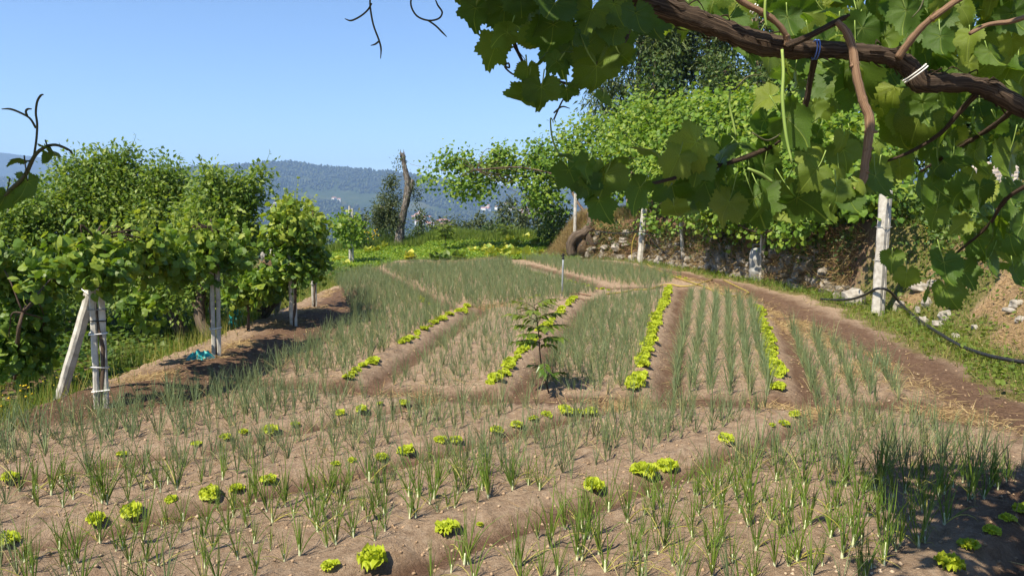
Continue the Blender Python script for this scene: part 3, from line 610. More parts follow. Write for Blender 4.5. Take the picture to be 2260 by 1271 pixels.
tag(b.build('ground_cover', M['lush']), 'low bright green leafy crop filling the plot beyond the onions', 'ground cover', None, 'stuff')
def leftf(x, y): return ss(-5.0, -5.9, x+.5*(fbm(x, y, 2, 13)-.5))*ss(-16, -13, x)*(1-.93*np.exp(-((x+6.6)/.5)**2)*ss(13.5, 9, y))
x, y = scatter(-15, -4.5, 6, 30, 90000, leftf); n = len(x)
b = lay('x', LEAF6, x, y, H(x, y)+U(0, .45, n)*(.35+fbm(x, y, 3, 15))*ss(-5.3, -7.2, x), U(.05, .13, n), U(.05, .11, n), rng.normal(size=n)*.4+.25, M['cover'])
tag(b.build('weed_cover', M['cover']), 'low weeds and creeping leaves on the lower ground behind the vine posts', 'weeds', None, 'stuff')
x, y = scatter(-8, -4.2, 6.5, 25, 32000, lambda x, y: ss(-4.55, -5.1, x+.5*(fbm(x*2, y*2, 2, 23)-.5))*ss(-7.8, -6.3, x)*.8*ss(.4, .55, fbm(x*1.3, y*1.3, 2, 29))); n = len(x)
b = lay('x', blade_tpl(1, .4, 2), x, y, H(x, y)-.01, U(.1, .42, n), U(.006, .012, n), U(.7, 1.5, n), M['grass'])
tag(b.build('tall_grass', M['grass']), 'tufts of taller grass around the leaning brace post', 'grass', None, 'stuff')
n = 60000; x = -14+22*rng.random(n); y = 43.5+8*rng.random(n); k = rng.random(n) < ss(43.5, 46, y)*ss(1.5, -.5, bank_s(x, y)-1); x, y = x[k], y[k]; n = len(x)
b = lay('x', blade_tpl(1, .35, 2), x, y, H(x, y)-.05, U(.3, .8, n)*(.4+fbm(x*.6, y*.6, 3, 37)), U(.03, .07, n), U(.7, 1.5, n), M['grass'], .62*rng.random(n))
tag(b.build('tall_weeds', M['grass']), 'tall rough weeds along the far edge of the green plot', 'weeds', None, 'stuff')
b = MB(); x, y = scatter(-8, 9, 3.8, 13, 26000, lambda x, y: .5+0*x); n = len(x); th = rdir(n)
oc = np.array([(1, 0, 0), (-.9, .1, 0), (0, 1, .1), (.1, -1, 0), (0, 0, .7), (0, 0, -.7)]); of = np.array([[0, 2, 4], [2, 1, 4], [1, 3, 4], [3, 0, 4], [2, 0, 5], [1, 2, 5], [3, 1, 5], [0, 3, 5]])
b.stamp((oc, [of], np.zeros((6, 3))), zrots(n, .004+.016*rng.random(n)**2.5, .3), np.stack([x, y, H(x, y)+.002], 1), rng.random(n))
tag(b.build('soil_crumbs', solid_mat('soil crumb', [(.2, .125, .075), (.33, .225, .14), (.46, .36, .26)], .8, .95, 0)), 'small stones and crumbs of soil lying over the beds', 'pebbles', None, 'stuff')
# ---------------------------------------------------------------- leaf shapes
def vine_leaf(nr, na, cup=.12, droop=.25, fold=.15, teeth=.07, seed=0):
    "a five-lobed vine leaf, stalk joint at the origin, tip along +y, about 1 long; luv.z marks the veins"
    r = np.random.default_rng(seed); ph = np.linspace(-172, 172, na)
    lob = [(0, 1.0), (30, .70), (56, .88), (84, .62), (110, .74), (140, .52), (158, .55), (172, .16)]
    la = np.array([l[0] for l in lob]); lr = np.array([l[1] for l in lob])*(1+.05*r.normal(size=len(lob))); lr[1] *= r.uniform(.88, 1.2); lr[3] *= r.uniform(.95, 1.2)
    rad = np.interp(np.abs(ph), la, lr); 
    if na > 20: rad = rad*(1+teeth*np.where(np.arange(na) % 2, 1, -.6)*r.uniform(.6, 1.3, na))
    a = np.radians(ph); V, Uv = [(0, 0, 0)], [(0, 0, 1)]
    veins = np.radians([0, 55, -55, 108, -108])
    bend = r.normal()*.12; wv = r.random(3)*6
    for i in range(1, nr+1):
        q = i/nr
        for k in range(na):
            rr = rad[k]*q*(1 if q > .9 else 1-.0*q); x, y = rr*sin(a[k]), rr*cos(a[k])
            d = min(abs(rr*sin(a[k]-v)) if cos(a[k]-v) > 0 else 9 for v in veins)
            z = -cup*(x*x+y*y)+fold*abs(x)*.6-droop*max(0, y)**2*.8+.04*sin(5*x+wv[0])+.04*sin(6*y+wv[1])+.025*sin(a[k]*6+wv[2])*q+bend*x
            vx = max(0, 1-d/(.030*(1.2-q*.7)+.004)) if nr > 2 else 0
            V.append((x, y, z)); Uv.append((x, y, vx))
    k = np.arange(na-1); F3 = np.stack([0*k, 2+k, 1+k], 1); F4 = []
    for i in range(nr-1): o = 1+i*na; F4.append(np.stack([o+k, o+k+1, o+na+k+1, o+na+k], 1))
    return np.array(V), [F3]+F4, np.array(Uv)
LEAF_HI = [vine_leaf(7, 61, rng.uniform(0, .5), rng.uniform(.0, .6), rng.uniform(-.15, .6), .075, s) for s in range(7)]
LEAF_MID = [vine_leaf(2, 15, rng.uniform(.1, .3), rng.uniform(.1, .4), rng.uniform(0, .3), 0, 20+s) for s in range(4)]
LEAF_LO = (np.array([(0, 0, 0), (-.5, .05, .1), (-.55, .5, .04), (0, 1, -.16), (.55, .5, .04), (.5, .05, .1), (0, .45, -.02)]), [np.array([[0, 6, 1], [1, 6, 2], [2, 6, 3], [3, 6, 4], [4, 6, 5], [5, 6, 0]])], np.array([(0, 0, 0)]*7, float))
LANCE = (np.array([(0, 0, 0), (-.2, .4, .05), (0, .45, -.01), (.2, .4, .05), (0, 1, -.14)]), [np.array([[0, 2, 1], [1, 2, 4], [2, 3, 4], [0, 3, 2]])], np.array([(0, 0, 0)]*5, float))
def leafstamp(b, T, pos, tip, nrm, size, rnd, aspect=1.):
    n = len(pos)
    if n == 0: return
    R = frames(tip, nrm)*np.stack([size*aspect, size, size], 1)[:, None, :]
    if isinstance(T, list):
        q = rng.integers(len(T), size=n)
        for i, t in enumerate(T): k = q == i; b.stamp(t, R[k], pos[k], rnd[k])
    else: b.stamp(T, R, pos, rnd)
def leafcloud(b, T, centres, sig, per, size, outward=None, droop=.4, up=.7, aspect=1., tone=None, sunny=.25):
    "leaves gathered round twig ends: many small faces with gaps between the gatherings"
    c = np.repeat(centres, per, 0); n = len(c); s = np.repeat(np.broadcast_to(sig, (len(centres),)), per)
    off = rng.normal(size=(n, 3)); pos = c+off*s[:, None]
    tip = off*.6+rng.normal(size=(n, 3))*.7; tip[:, 2] -= droop
    nrm = rdir(n)*.8+np.array([0, 0, up])+TOSUN*sunny
    tn = np.repeat(rng.random(len(centres)) if tone is None else tone, per)
    leafstamp(b, T, pos, tip, nrm, size*U(.6, 1.25, n), np.clip(.55*tn+.6*rng.random(n)-.05, 0, 1), aspect)
def blob_pts(c, r, n, shell=.45):
    v = rdir(n); q = rng.random(n)**shell; return np.asarray(c)+v*q[:, None]*np.asarray(r)
def tree(name, label, cat, group, base, trunk, blobs, T, per, size, sig, lm, bm, limbs=26, droop=.4, aspect=1., r0=.12, up=.7, shoots=False):
    root = thing(name, base, label, cat, group); base = np.array(base)
    C = np.vstack([blob_pts(c, r, n) for c, r, n in blobs]); tb = MB(); tr = np.array(trunk)
    rr = r0*np.linspace(1, .35, len(tr)); tb.tube(tr, rr, 9, .5, 4, rough=.12)
    for c in C[rng.permutation(len(C))[:limbs]]:
        k = min(len(tr)-1, max(1, int(np.argmin(np.linalg.norm(tr-c, axis=1)+.8*np.maximum(0, tr[:, 2]-c[2])))))
        s = tr[k]; m = (s+c)/2+rng.normal(size=3)*.08*np.linalg.norm(c-s); m[2] += .05*np.linalg.norm(c-s); tb.tube([s, m, c], [rr[k]*.45, rr[k]*.28, .006], 5, .5, 4)
    part(tb, 'trunk', bm, root); cb = MB(); leafcloud(cb, T, C, sig, per, size, droop=droop, aspect=aspect, up=up)
    for c in C[np.argsort(C[:, 2]-.25*np.abs(C[:, 0]-C[:, 0].mean()))[-60:]][:: (3 if shoots else 999)]:
        if not shoots: break
        d = np.array([rng.normal()*.18, rng.normal()*.18, .2+.22*rng.random()]); cb.tube([c, c+d*.5+rng.normal(size=3)*.03, c+d], [.007, .005, .002], 4, .3, 3)
        k = 16; po = c+d*np.sort(rng.random(k))[:, None]; leafstamp(cb, T, po, rng.normal(size=(k, 3))*.7+[0, 0, .25], rdir(k)+np.array([0, 0, .8]), size*U(.6, 1.1, k), U(.3, 1, k), aspect)
    part(cb, 'crown', lm, root, False); return root
# ---------------------------------------------------------------- fruit trees behind the vine posts
def gz(p): return (p[0], p[1], Hs(p[0], p[1])-.05)
def Pd(px, py, d): return P(px, py, d)
bA = gz(P(410, 745, 13.6))
tree('fruit_tree', 'broad fruit tree with dark leafy crown behind the first vine posts', 'tree', 'fruit trees behind the vine posts', bA,
     [np.array(bA), Pd(380, 690, 13.7), Pd(330, 600, 13.9), Pd(270, 500, 14.1), Pd(250, 420, 14.2)],
     [(Pd(250, 445, 14.2), (1.3, 1.1, .68), 200), (Pd(120, 480, 13.8), (1.0, 1., .62), 130), (Pd(20, 540, 13.4), (.9, .9, .8), 120), (Pd(262, 378, 14.2), (.36, .4, .34), 40), (Pd(175, 385, 14.), (.35, .4, .26), 26), (Pd(372, 402, 14.2), (.34, .5, .3), 34), (Pd(340, 520, 14), (1.2, .8, .8), 110), (Pd(80, 620, 13.2), (1.1, .8, .6), 110), (Pd(270, 610, 13.4), (1.2, .7, .5), 90)],
     LANCE, 56, .095, .15, M['apple'], M['bark'], 70, .25, 1.35, .13, .9, True)
bB = gz(P(474, 760, 12.4))
tree('fruit_tree', 'fruit tree on a leaning trunk with wispy twigs standing up on its outer side', 'tree', 'fruit trees behind the vine posts', bB,
     [np.array(bB), Pd(440, 700, 12.6), Pd(455, 600, 12.9), Pd(490, 520, 13.1), Pd(510, 440, 13.2)],
     [(Pd(490, 450, 13.3), (.5, .7, .36), 70), (Pd(472, 405, 13.3), (.26, .4, .2), 20), (Pd(545, 420, 13.4), (.22, .4, .22), 18), (Pd(572, 390, 13.4), (.08, .2, .16), 5), (Pd(470, 500, 13.2), (.65, .7, .45), 80), (Pd(530, 520, 13.3), (.3, .5, .35), 26), (Pd(420, 620, 13.), (.7, .6, .5), 60)],
     LANCE, 54, .092, .13, M['apple'], M['bark'], 40, .2, 1.35, .11, .9, True)
bC = gz(P(578, 725, 14.2))
tree('young_tree', 'short dark leaning tree with a low shady crown beside the compost heap', 'tree', None, bC,
     [np.array(bC), Pd(590, 690, 14.2), Pd(625, 645, 14.2), Pd(640, 615, 14.2)], [(Pd(600, 632, 14.3), (.45, .4, .2), 34), (Pd(545, 640, 14.1), (.4, .4, .22), 26)], LANCE, 24, .09, .11, M['vine'], M['bark'], 10, .3, 1.3, .09)
# ---------------------------------------------------------------- vines of the left row with their posts
def concrete_post(name, label, base, top, wdt, mat='concrete', halves=1, gap=0., ties=(), jag=False, rot=.4, group=None, dpt=None):
    root = thing(name, base, label, 'post', group); base = np.array(base); top = np.array(top); ax = top-base; L = np.linalg.norm(ax); ax = ax/L
    R = frames(ax[None], np.array([[sin(rot), -cos(rot), 0]]))[0]
    for h in range(halves):
        b = MB(); n = 12; ox = (h-(halves-1)/2)*(wdt+gap); V = []; d = dpt or wdt
        for i in range(n+1):
            t = i/n*(1-(.04 if h else 0)); ww = wdt*(1+.10*rng.normal()*.5); dd = d*(1+.1*rng.normal()*.5); c = .22
            prof = [(-.5+c, -.5), (.5-c, -.5), (.5, -.5+c), (.5, .5-c), (.5-c, .5), (-.5+c, .5), (-.5, .5-c), (-.5, -.5+c)]
            for q, (x, z) in enumerate(prof):
                yy = t*L-(.05 if i == 0 else 0)-(.16*hsh(np.array(q), np.array(h), 5) if jag and i == n else 0)
                V.append(base+R@np.array([ox+x*ww, yy, z*dd])+rng.normal(size=3)*.0025)
        i = np.arange(n)[:, None]*8; j = np.arange(8)[None]
        b.add(V, [np.stack([i+j, i+(j+1) % 8, i+8+(j+1) % 8, i+8+j], -1).reshape(-1, 4), (np.arange(8)+8*n)[None]], .5)
        part(b, 'post_half' if halves > 1 else 'shaft', M[mat], root, False)
    for t, m in ties:
        b = MB(); c = base+ax*t*L; wd = (wdt*halves+gap)/2+.012; dd = (dpt or wdt)/2+.01
        b.tube([c+R@np.array([x*wd, rng.normal()*.008, z*dd]) for x, z in ((-1, -1), (1, -1), (1, 1), (-1, 1), (-1, -1))], .0065, 5, .5, 1); part(b, 'tie_wire', M[m], root)
    return root
def gp(px, py, d=None): g = G(px, py); return (g[0], g[1], Hs(g[0], g[1])-.03)
p1 = gp(224, 893); p2 = gp(478, 792); p3 = gp(648, 722); p4 = gp(694, 682)
def upz(p, z, dx=0, dy=0): return (p[0]+dx, p[1]+dy, z)
concrete_post('vine_post', 'whitewashed double vine post tied with wire in front of the leaning brace', p1, upz(p1, 1.66, .02), .062, halves=2, gap=.018, ties=((.26, 'tie'), (.47, 'tie'), (.55, 'black'), (.62, 'wire'), (.75, 'black'), (.12, 'tie')), group='vine posts')
bb = P(128, 868, 8.05); br = (bb[0], bb[1], Hs(bb[0], bb[1])-.05)
concrete_post('brace_post', 'pale square post leaning against the first whitewashed vine post', br, P(212, 600, 7.85), .10, rot=1.0, dpt=.10, ties=((.86, 'tie'),))
concrete_post('vine_post', 'shaded double vine post beside the teal plastic on the ground', p2, upz(p2, 1.7, .03), .055, 'concrete', 2, .014, ((.25, 'tie'), (.6, 'wire')), group='vine posts')
concrete_post('vine_post', 'grey double vine post with a short white brace leaning on it', p3, upz(p3, 1.8, -.0), .055, 'concrete', 2, .014, ((.5, 'tie'), (.62, 'tie'), (.7, 'wire')), group='vine posts')
g3 = G(608, 690); concrete_post('brace_post', 'short white brace leaning on the third vine post', (g3[0], g3[1], Hs(g3[0], g3[1])-.05), upz(p3, 1.05, -.06), .07, rot=.8)
concrete_post('vine_post', 'thin split vine post standing alone on the dark mulch', p4, upz(p4, 1.75), .045, 'concrete', 2, .012, ((.3, 'wire'),), group='vine posts')
q5 = P(775, 556, 36.); concrete_post('vine_post', 'white twin post rising out of a small vine at the far plot', (q5[0], q5[1], Hs(q5[0], q5[1])), P(774, 455, 36.), .1, 'concrete', 2, .03, group='vine posts')
q6 = P(600, 560, 24.); concrete_post('vine_post', 'small post top poking out above the far vine foliage', (q6[0], q6[1], Hs(q6[0], q6[1])), P(602, 450, 24.), .14, group='vine posts')
def vine_plant(name, label, base, stem, boxes, T, per, size, lm, sig=.09, group=None, canes=0, bm='vinebark', r0=.03, tend=True, sunny=.25, droop=.75):
    root = thing(name, base, label, 'grapevine', group); b = MB(); b.tube(stem, np.linspace(r0, r0*.5, len(stem)), 7, .5, 4, rough=.25)
    C = []
    for lo, hi, n in boxes:
        lo, hi = np.array(lo), np.array(hi); q = lo+(hi-lo)*rng.random((n, 3)); keep = fbm(q[:, 0]*1.3+q[:, 2]*2.1, q[:, 1]*1.1+q[:, 2]*1.7, 3, 51) > .5; C.append(q[keep])
    C = np.vstack(C); tp = np.array(stem[-1])
    for c in C[rng.permutation(len(C))[:canes]]:
        m = (tp+c)/2+np.array([0, 0, .12])+rng.normal(size=3)*.06; b.tube([tp, m, c], [.011, .008, .004], 5, .5, 4)
    part(b, 'trunk', M[bm], root); cb = MB(); leafcloud(cb, T, C, sig, per, size, droop=droop, up=.45, sunny=sunny, tone=np.clip(ss(1.35, 1.8, C[:, 2])*.6+.6*rng.random(len(C)), 0, 1));  # leaf tone rises with height: sunlit tops painted into the colour
    if tend:
        sb = cb; top = C[np.concatenate([np.argsort(C[:, 2])[-10:], rng.integers(len(C), size=8)])]
        for c in top:
            d = np.array([rng.normal()*.12, rng.normal()*.12, .28+.2*rng.random()]); pp = [c, c+d*.5+rng.normal(size=3)*.03, c+d]; sb.tube(pp, [.005, .004, .002], 5, .8, 3)
            k = 7; po = np.array([c+d*t for t in np.linspace(.2, 1, k)]); leafstamp(cb2 := MB(), T, po, rng.normal(size=(k, 3)), rdir(k)+np.array([0, 0, .6]), size*U(.3, .75, k), U(.6, 1, k)); sb.V += cb2.V; sb.F += [f+sb.n for f in cb2.F]; sb.A += cb2.A; sb.U += cb2.U; sb.M += cb2.M; sb.n += cb2.n
    part(cb, 'foliage', lm, root, False)
    return root
L4 = 'grapevines of the post row'
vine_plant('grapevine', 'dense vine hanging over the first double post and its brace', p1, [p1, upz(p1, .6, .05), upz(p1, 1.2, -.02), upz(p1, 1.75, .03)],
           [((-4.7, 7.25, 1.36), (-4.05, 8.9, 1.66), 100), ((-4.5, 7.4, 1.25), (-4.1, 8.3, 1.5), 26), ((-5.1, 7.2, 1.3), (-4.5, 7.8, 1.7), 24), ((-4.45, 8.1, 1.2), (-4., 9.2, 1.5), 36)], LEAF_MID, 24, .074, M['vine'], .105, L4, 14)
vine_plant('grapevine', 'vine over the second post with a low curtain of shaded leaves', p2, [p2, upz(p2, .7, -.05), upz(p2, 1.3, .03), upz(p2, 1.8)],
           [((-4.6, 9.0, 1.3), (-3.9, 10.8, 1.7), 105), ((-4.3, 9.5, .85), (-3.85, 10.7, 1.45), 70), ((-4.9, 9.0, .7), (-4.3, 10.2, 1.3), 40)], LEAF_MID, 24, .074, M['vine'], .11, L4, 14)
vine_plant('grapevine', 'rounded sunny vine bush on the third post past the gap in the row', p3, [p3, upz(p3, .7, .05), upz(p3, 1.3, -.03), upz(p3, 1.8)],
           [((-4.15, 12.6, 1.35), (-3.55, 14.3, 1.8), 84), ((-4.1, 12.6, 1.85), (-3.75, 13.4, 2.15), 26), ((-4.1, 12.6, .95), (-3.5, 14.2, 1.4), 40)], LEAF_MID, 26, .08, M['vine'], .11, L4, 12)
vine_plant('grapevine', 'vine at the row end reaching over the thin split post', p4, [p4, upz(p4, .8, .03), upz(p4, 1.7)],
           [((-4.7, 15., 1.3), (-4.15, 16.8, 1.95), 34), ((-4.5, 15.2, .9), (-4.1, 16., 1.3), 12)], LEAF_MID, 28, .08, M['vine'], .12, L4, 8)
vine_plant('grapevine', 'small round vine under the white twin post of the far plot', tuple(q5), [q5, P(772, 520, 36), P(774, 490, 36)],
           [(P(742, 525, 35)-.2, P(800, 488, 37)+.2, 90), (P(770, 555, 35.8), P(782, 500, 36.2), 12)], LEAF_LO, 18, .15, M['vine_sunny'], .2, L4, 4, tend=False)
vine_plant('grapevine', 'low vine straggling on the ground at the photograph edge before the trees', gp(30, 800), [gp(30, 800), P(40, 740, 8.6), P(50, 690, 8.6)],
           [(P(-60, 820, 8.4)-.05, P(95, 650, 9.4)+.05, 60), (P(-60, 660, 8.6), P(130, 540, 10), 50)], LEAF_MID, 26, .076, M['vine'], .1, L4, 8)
vine_plant('grapevine', 'low leafy vine in front of the compost heap between the second and third posts', gp(548, 730), [gp(548, 730), P(548, 690, 12.5), P(545, 650, 12.5)],
           [(P(500, 660, 12.3), P(640, 600, 13.6), 60)], LEAF_MID, 26, .075, M['vine'], .1, L4, 6, tend=False)
# ---------------------------------------------------------------- pergola vines on the bank
def sheet(poly, d0, d1, y0, y1, n, th=.6):
    "twig ends spread through a rising slab of canopy: the lower edge nearer, the upper edge farther"
    poly = [tuple(map(float, p)) for p in poly]; a = np.array(poly); px = U(a[:, 0].min(), a[:, 0].max(), n); py = U(a[:, 1].min(), a[:, 1].max(), n)
    k = inpoly(px, py, poly) & (fbm(px/46., py/34., 3, 57) > .36); px, py = px[k], py[k]
    d = np.interp(px, [p[0] for p in d0], [p[1] for p in d0])+(y1-py)/(y1-y0)*d1+rng.normal(size=len(px))*th
    return np.array([P(x, y, q) for x, y, q in zip(px, py, d)])
def pergola(label, base, stem, C, per, size, sig, r0=.08, canes=20, lm='vine_sunny'):
    root = thing('pergola_vine', base, label, 'grapevine', 'pergola vines on the bank'); b = MB(); b.tube(stem, np.linspace(r0, r0*.3, len(stem)), 8, .5, 4, rough=.25); st = np.array(stem)
    for c in C[rng.permutation(len(C))[:canes]]:
        s = st[-1]; m = (s+c)/2+rng.normal(size=3)*.25; b.tube([s, m, c], [.016, .013, .008], 5, .5, 4)
    part(b, 'trunk', M['vinebark'], root); cb = MB(); leafcloud(cb, LEAF_LO, C, sig, per, size, droop=.75, up=.5, sunny=.75, tone=np.clip(.2+.6*rng.random(len(C)), 0, 1)); part(cb, 'foliage', M[lm], root, False)
D0 = [(900, 39.5), (1230, 38.5), (1330, 34.5), (1415, 29), (1560, 24), (1690, 20), (1800, 17.5), (2000, 15)]
s1 = gp(1300, 566); arm = sheet([(938, 392), (960, 350), (1010, 345), (1050, 352), (1120, 330), (1150, 325), (1190, 318), (1225, 335), (1250, 440), (1180, 430), (1150, 400), (1120, 395), (1090, 440), (1030, 445), (1000, 420), (960, 415)], D0, 1.5, 330, 450, 330, .5)
arm = np.vstack([arm, sheet([(1140, 410), (1220, 420), (1235, 470), (1190, 455), (1150, 440)], D0, .5, 330, 450, 40)])
pergola('vine arm stretching out along a wire over the far green plot', s1, [s1, P(1285, 540, 33.6), P(1308, 500, 34), P(1270, 440, 36), P(1245, 395, 38), P(1150, 370, 38.5), P(1050, 375, 38.5)], arm, 26, .17, .31, .1, 26)
m2 = sheet([(1200, 325), (1230, 290), (1290, 262), (1350, 258), (1400, 215), (1450, 240), (1500, 225), (1560, 222), (1620, 215), (1660, 240), (1650, 420), (1560, 435), (1430, 428), (1330, 415), (1240, 395)], D0, 6.5, 215, 450, 820, .8)
pergola('broad sunlit vine canopy climbing above the stone wall', gp(1440, 580), [gp(1440, 580), P(1436, 500, 30.2), P(1440, 430, 30.5), P(1460, 380, 31.5)], m2, 30, .165, .34, .09, 40)
m3 = sheet([(1600, 230), (1700, 215), (1800, 235), (1900, 260), (1960, 300), (1980, 420), (1900, 440), (1800, 430), (1700, 440), (1620, 440)], D0, 6, 215, 450, 560, .8)
pergola('vine canopy over the drum and the shaded stretch of wall', gp(1690, 612), [gp(1690, 612), P(1694, 520, 22), P(1690, 440, 22.5)], m3, 30, .14, .3, .08, 40)
m4 = np.vstack([sheet([(1520, 430), (1640, 430), (1660, 470), (1600, 500), (1540, 490)], [(1500, 25), (1700, 20)], .5, 430, 500, 70, .3), sheet([(1440, 440), (1720, 430), (1760, 500), (1690, 530), (1600, 505), (1540, 525), (1450, 490)], [(1430, 28.6), (1560, 24.4), (1760, 18.5)], .3, 430, 530, 90, .2), sheet([(1405, 470), (1450, 480), (1470, 500), (1420, 512)], [(1400, 29.5), (1500, 29)], .2, 470, 510, 20, .2), sheet([(1680, 480), (1790, 470), (1800, 505), (1700, 520)], [(1600, 21), (1800, 18)], .2, 470, 520, 26, .2)])
pergola('lower leafy vine trails hanging in front of the shaded stone wall', gp(1600, 600), [gp(1600, 600), P(1590, 530, 24), P(1585, 470, 24.2)], m4, 16, .13, .2, .05, 16)
# ---------------------------------------------------------------- trees of the bank top, eucalyptus, far tree line
def euc(label, px, d, top, wid, lean=0.):
    g = P(px, 470, d); z0 = Hs(g[0], min(d, 60.)); z1 = 2+(470-top)/FPX*d; base = (g[0], d, z0-.2); h = z1-z0
    tr = [np.array([g[0]+lean*t*h+.35*sin(3*t+px), d+.3*sin(4*t), z0-.2+t*h]) for t in np.linspace(0, .95, 7)]
    bl = [((g[0]+lean*h*t+wid*.75*rng.normal()*.7, d+wid*.5*rng.normal(), z0+h*t), (wid*.55, wid*.5, h*.085), int(17)) for t in np.linspace(.3, .97, 13)]
    tree('eucalyptus_tree', label, 'tree', 'eucalyptus trees above the pergola', base, tr, bl, LANCE, 52, .42, (.45), M['euc'], M['eucbark'], 34, 1.0, .6, .2, .2)
euc('slim eucalyptus with a reddish trunk at the near edge of the grove', 1400, 44, -120, 1.9)
euc('leaning eucalyptus with a bare slanting trunk in the middle of the grove', 1478, 47, -60, 1.7, .04)
euc('bushy eucalyptus beside the gap of sky in the grove', 1560, 45, -150, 2.2)
euc('dark eucalyptus behind the overhanging vine branch', 1660, 42, -160, 2.1)
euc('dense eucalyptus half hidden by the vine leaves', 1790, 40, -170, 2.3)
for lb, px, d, top, wd in (('low rounded bush tree under the eucalyptus grove', 1440, 41, 120, 1.6), ('dark evergreen bush tree between two eucalyptus trunks', 1600, 40, 90, 1.8), ('broad dark evergreen tree on the bank behind the pergola', 1760, 36, 60, 2.4), ('dark tree on the upper bank beyond the tall white post', 1930, 32, 80, 2.6), ('shady tree above the pale stonework', 2120, 28, 40, 2.6), ('tall dark tree at the outer end of the bank', 2300, 26, -60, 3.)):
    g = P(px, 470, d); z0 = Hs(g[0], d); z1 = 2+(470-top)/FPX*d; h = z1-z0
    tree('evergreen_tree', lb, 'tree', 'evergreen trees of the upper bank', (g[0], d, z0-.1), [np.array([g[0], d, z0-.1]), np.array([g[0]+.2, d, z0+h*.4]), np.array([g[0]-.1, d, z0+h*.8])],
         [((g[0], d, z0+h*.62), (wd, wd*.8, h*.33), 150), ((g[0]-wd*.5, d, z0+h*.35), (wd*.8, wd*.7, h*.25), 70), ((g[0]+wd*.5, d-.4, z0+h*.3), (wd*.9, wd*.7, h*.25), 70)], LEAF6, 20, .22, .34, M['shrub'], M['bark'], 24, .3, .8, .2)
def hill_or_ground(x, d): return Hs(x, d) if d < 58 else float(hill_z(np.array([d]), np.array([W0/2+x/d*FPX]))[0])
for k, (px, top, d, wd) in enumerate([(845, 494, 62, 1.5), (870, 503, 70, 1.4), (930, 492, 66, 1.7), (960, 502, 75, 1.6), (985, 496, 60, 1.5), (1010, 502, 72, 1.4), (1035, 505, 66, 1.3), (1060, 488, 70, 1.8), (1085, 502, 64, 1.4), (1108, 470, 68, 1.3), (1128, 460, 74, 1.2), (1150, 482, 66, 1.6), (1160, 468, 70, 1.2), (1188, 458, 66, 1.5), (1212, 470, 60, 1.6), (800, 492, 64, 1.6), (760, 495, 70, 1.8), (700, 490, 66, 1.8), (655, 500, 72, 1.6), (560, 505, 60, 1.8)]):
    x = (px-W0/2)/FPX*d; z0 = hill_or_ground(x, d); z1 = 2+(470-top)/FPX*d; h = z1-z0
    lbs = ['slender pointed tree of the tree line beyond the green plot', 'rounded dull green tree of the tree line beyond the green plot']
    tree('treeline_tree', lbs[k % 2], 'tree', 'slender trees of the tree line' if k % 2 == 0 else 'rounded trees of the tree line', (x, d, z0-.2), [np.array([x, d, z0-.2]), np.array([x, d, z0+h*.5]), np.array([x, d, z0+h*.9])],
         [((x, d, z0+h*(1-.16*i)), (wd*(.22+.17*i)*.62*(1 if k % 2 else .75), wd*.4, h*.12), 12) for i in range(5)], LEAF6, 22, .3, .26, M['far_tree'], M['bark'], 6, .1, .6, .12)
for lb, px, py, d, w_, h_ in (('dark shrub under the vine arm at the end of the bank', 1235, 470, 39, 1.6, 1.1), ('dense shrub left of the dry grass mound', 1215, 500, 42, 1.3, 1.), ('brownish green shrub beside the old trunk', 700, 525, 46, 1.6, .9), ('bushy weed shrub with the yellow flower head', 790, 520, 45, 1.6, .9), ('low shrub behind the sunny vine bush', 560, 530, 44, 2., 1.), ('grey green shrub at the foot of the lopped trunk', 845, 510, 49, 1.4, 1.), ('scrubby bush right of the field sapling', 1100, 515, 48, 1.7, .8), ('scrubby bush left of the field sapling', 930, 515, 49, 1.7, .8)):
    g = P(px, py, d); z0 = Hs(g[0], d)
    tree('shrub', lb, 'shrub', 'shrubs round the green plot', (g[0], d, z0-.05), [np.array([g[0], d, z0-.05]), np.array([g[0], d, z0+h_*.7])], [((g[0], d, max(z0+h_*.5, g[2]-h_*.3)), (w_*.7, .8, h_*.7), 60)], LEAF6, 16, .15, .2, M['shrub'], M['bark'], 8, .1, .7, .05)
# old lopped trunk with its regrowth
q = P(880, 528, 46.); bz = (q[0], 46., Hs(q[0], 46)-.1)
rt = thing('lopped_tree', bz, 'tall broken tree trunk with leafy regrowth on one side beyond the plot', 'tree'); b = MB()
b.tube([np.array(bz), P(884, 505, 46), P(893, 460, 46), P(899, 430, 46), P(900, 405, 46), P(894, 375, 46), P(890, 350, 46), P(888, 338, 46)], [.36, .25, .21, .22, .21, .15, .13, .08], 12, .5, 6, rough=.32)
b.tube([P(902, 430, 46), P(909, 412, 46), P(910, 396, 46)], [.15, .13, .1], 9, .5, 4, rough=.25)
for a in range(7): s = P(888+rng.normal()*4, 348, 46); b.tube([s, s+np.array([rng.normal()*.12-.05, 0, .3+.2*rng.random()])], [.04, .012], 5, .5, 1)
part(b, 'trunk', M['deadbark'], rt); b = MB()
C = np.vstack([blob_pts(P(862, 440, 46.3), (.6, .6, .7), 44), blob_pts(P(845, 465, 46), (.65, .6, .5), 50), blob_pts(P(866, 402, 46.3), (.4, .5, .4), 18), blob_pts(P(862, 485, 46), (.8, .5, .5), 46), blob_pts(P(884, 360, 46), (.12, .2, .4), 5), blob_pts(P(916, 420, 46), (.12, .3, .8), 12), blob_pts(P(835, 490, 46), (.4, .4, .5), 26)])
leafcloud(b, LANCE, C, .2, 26, .16, droop=.2, aspect=1.3); part(b, 'crown', M['far_tree'], rt, False)
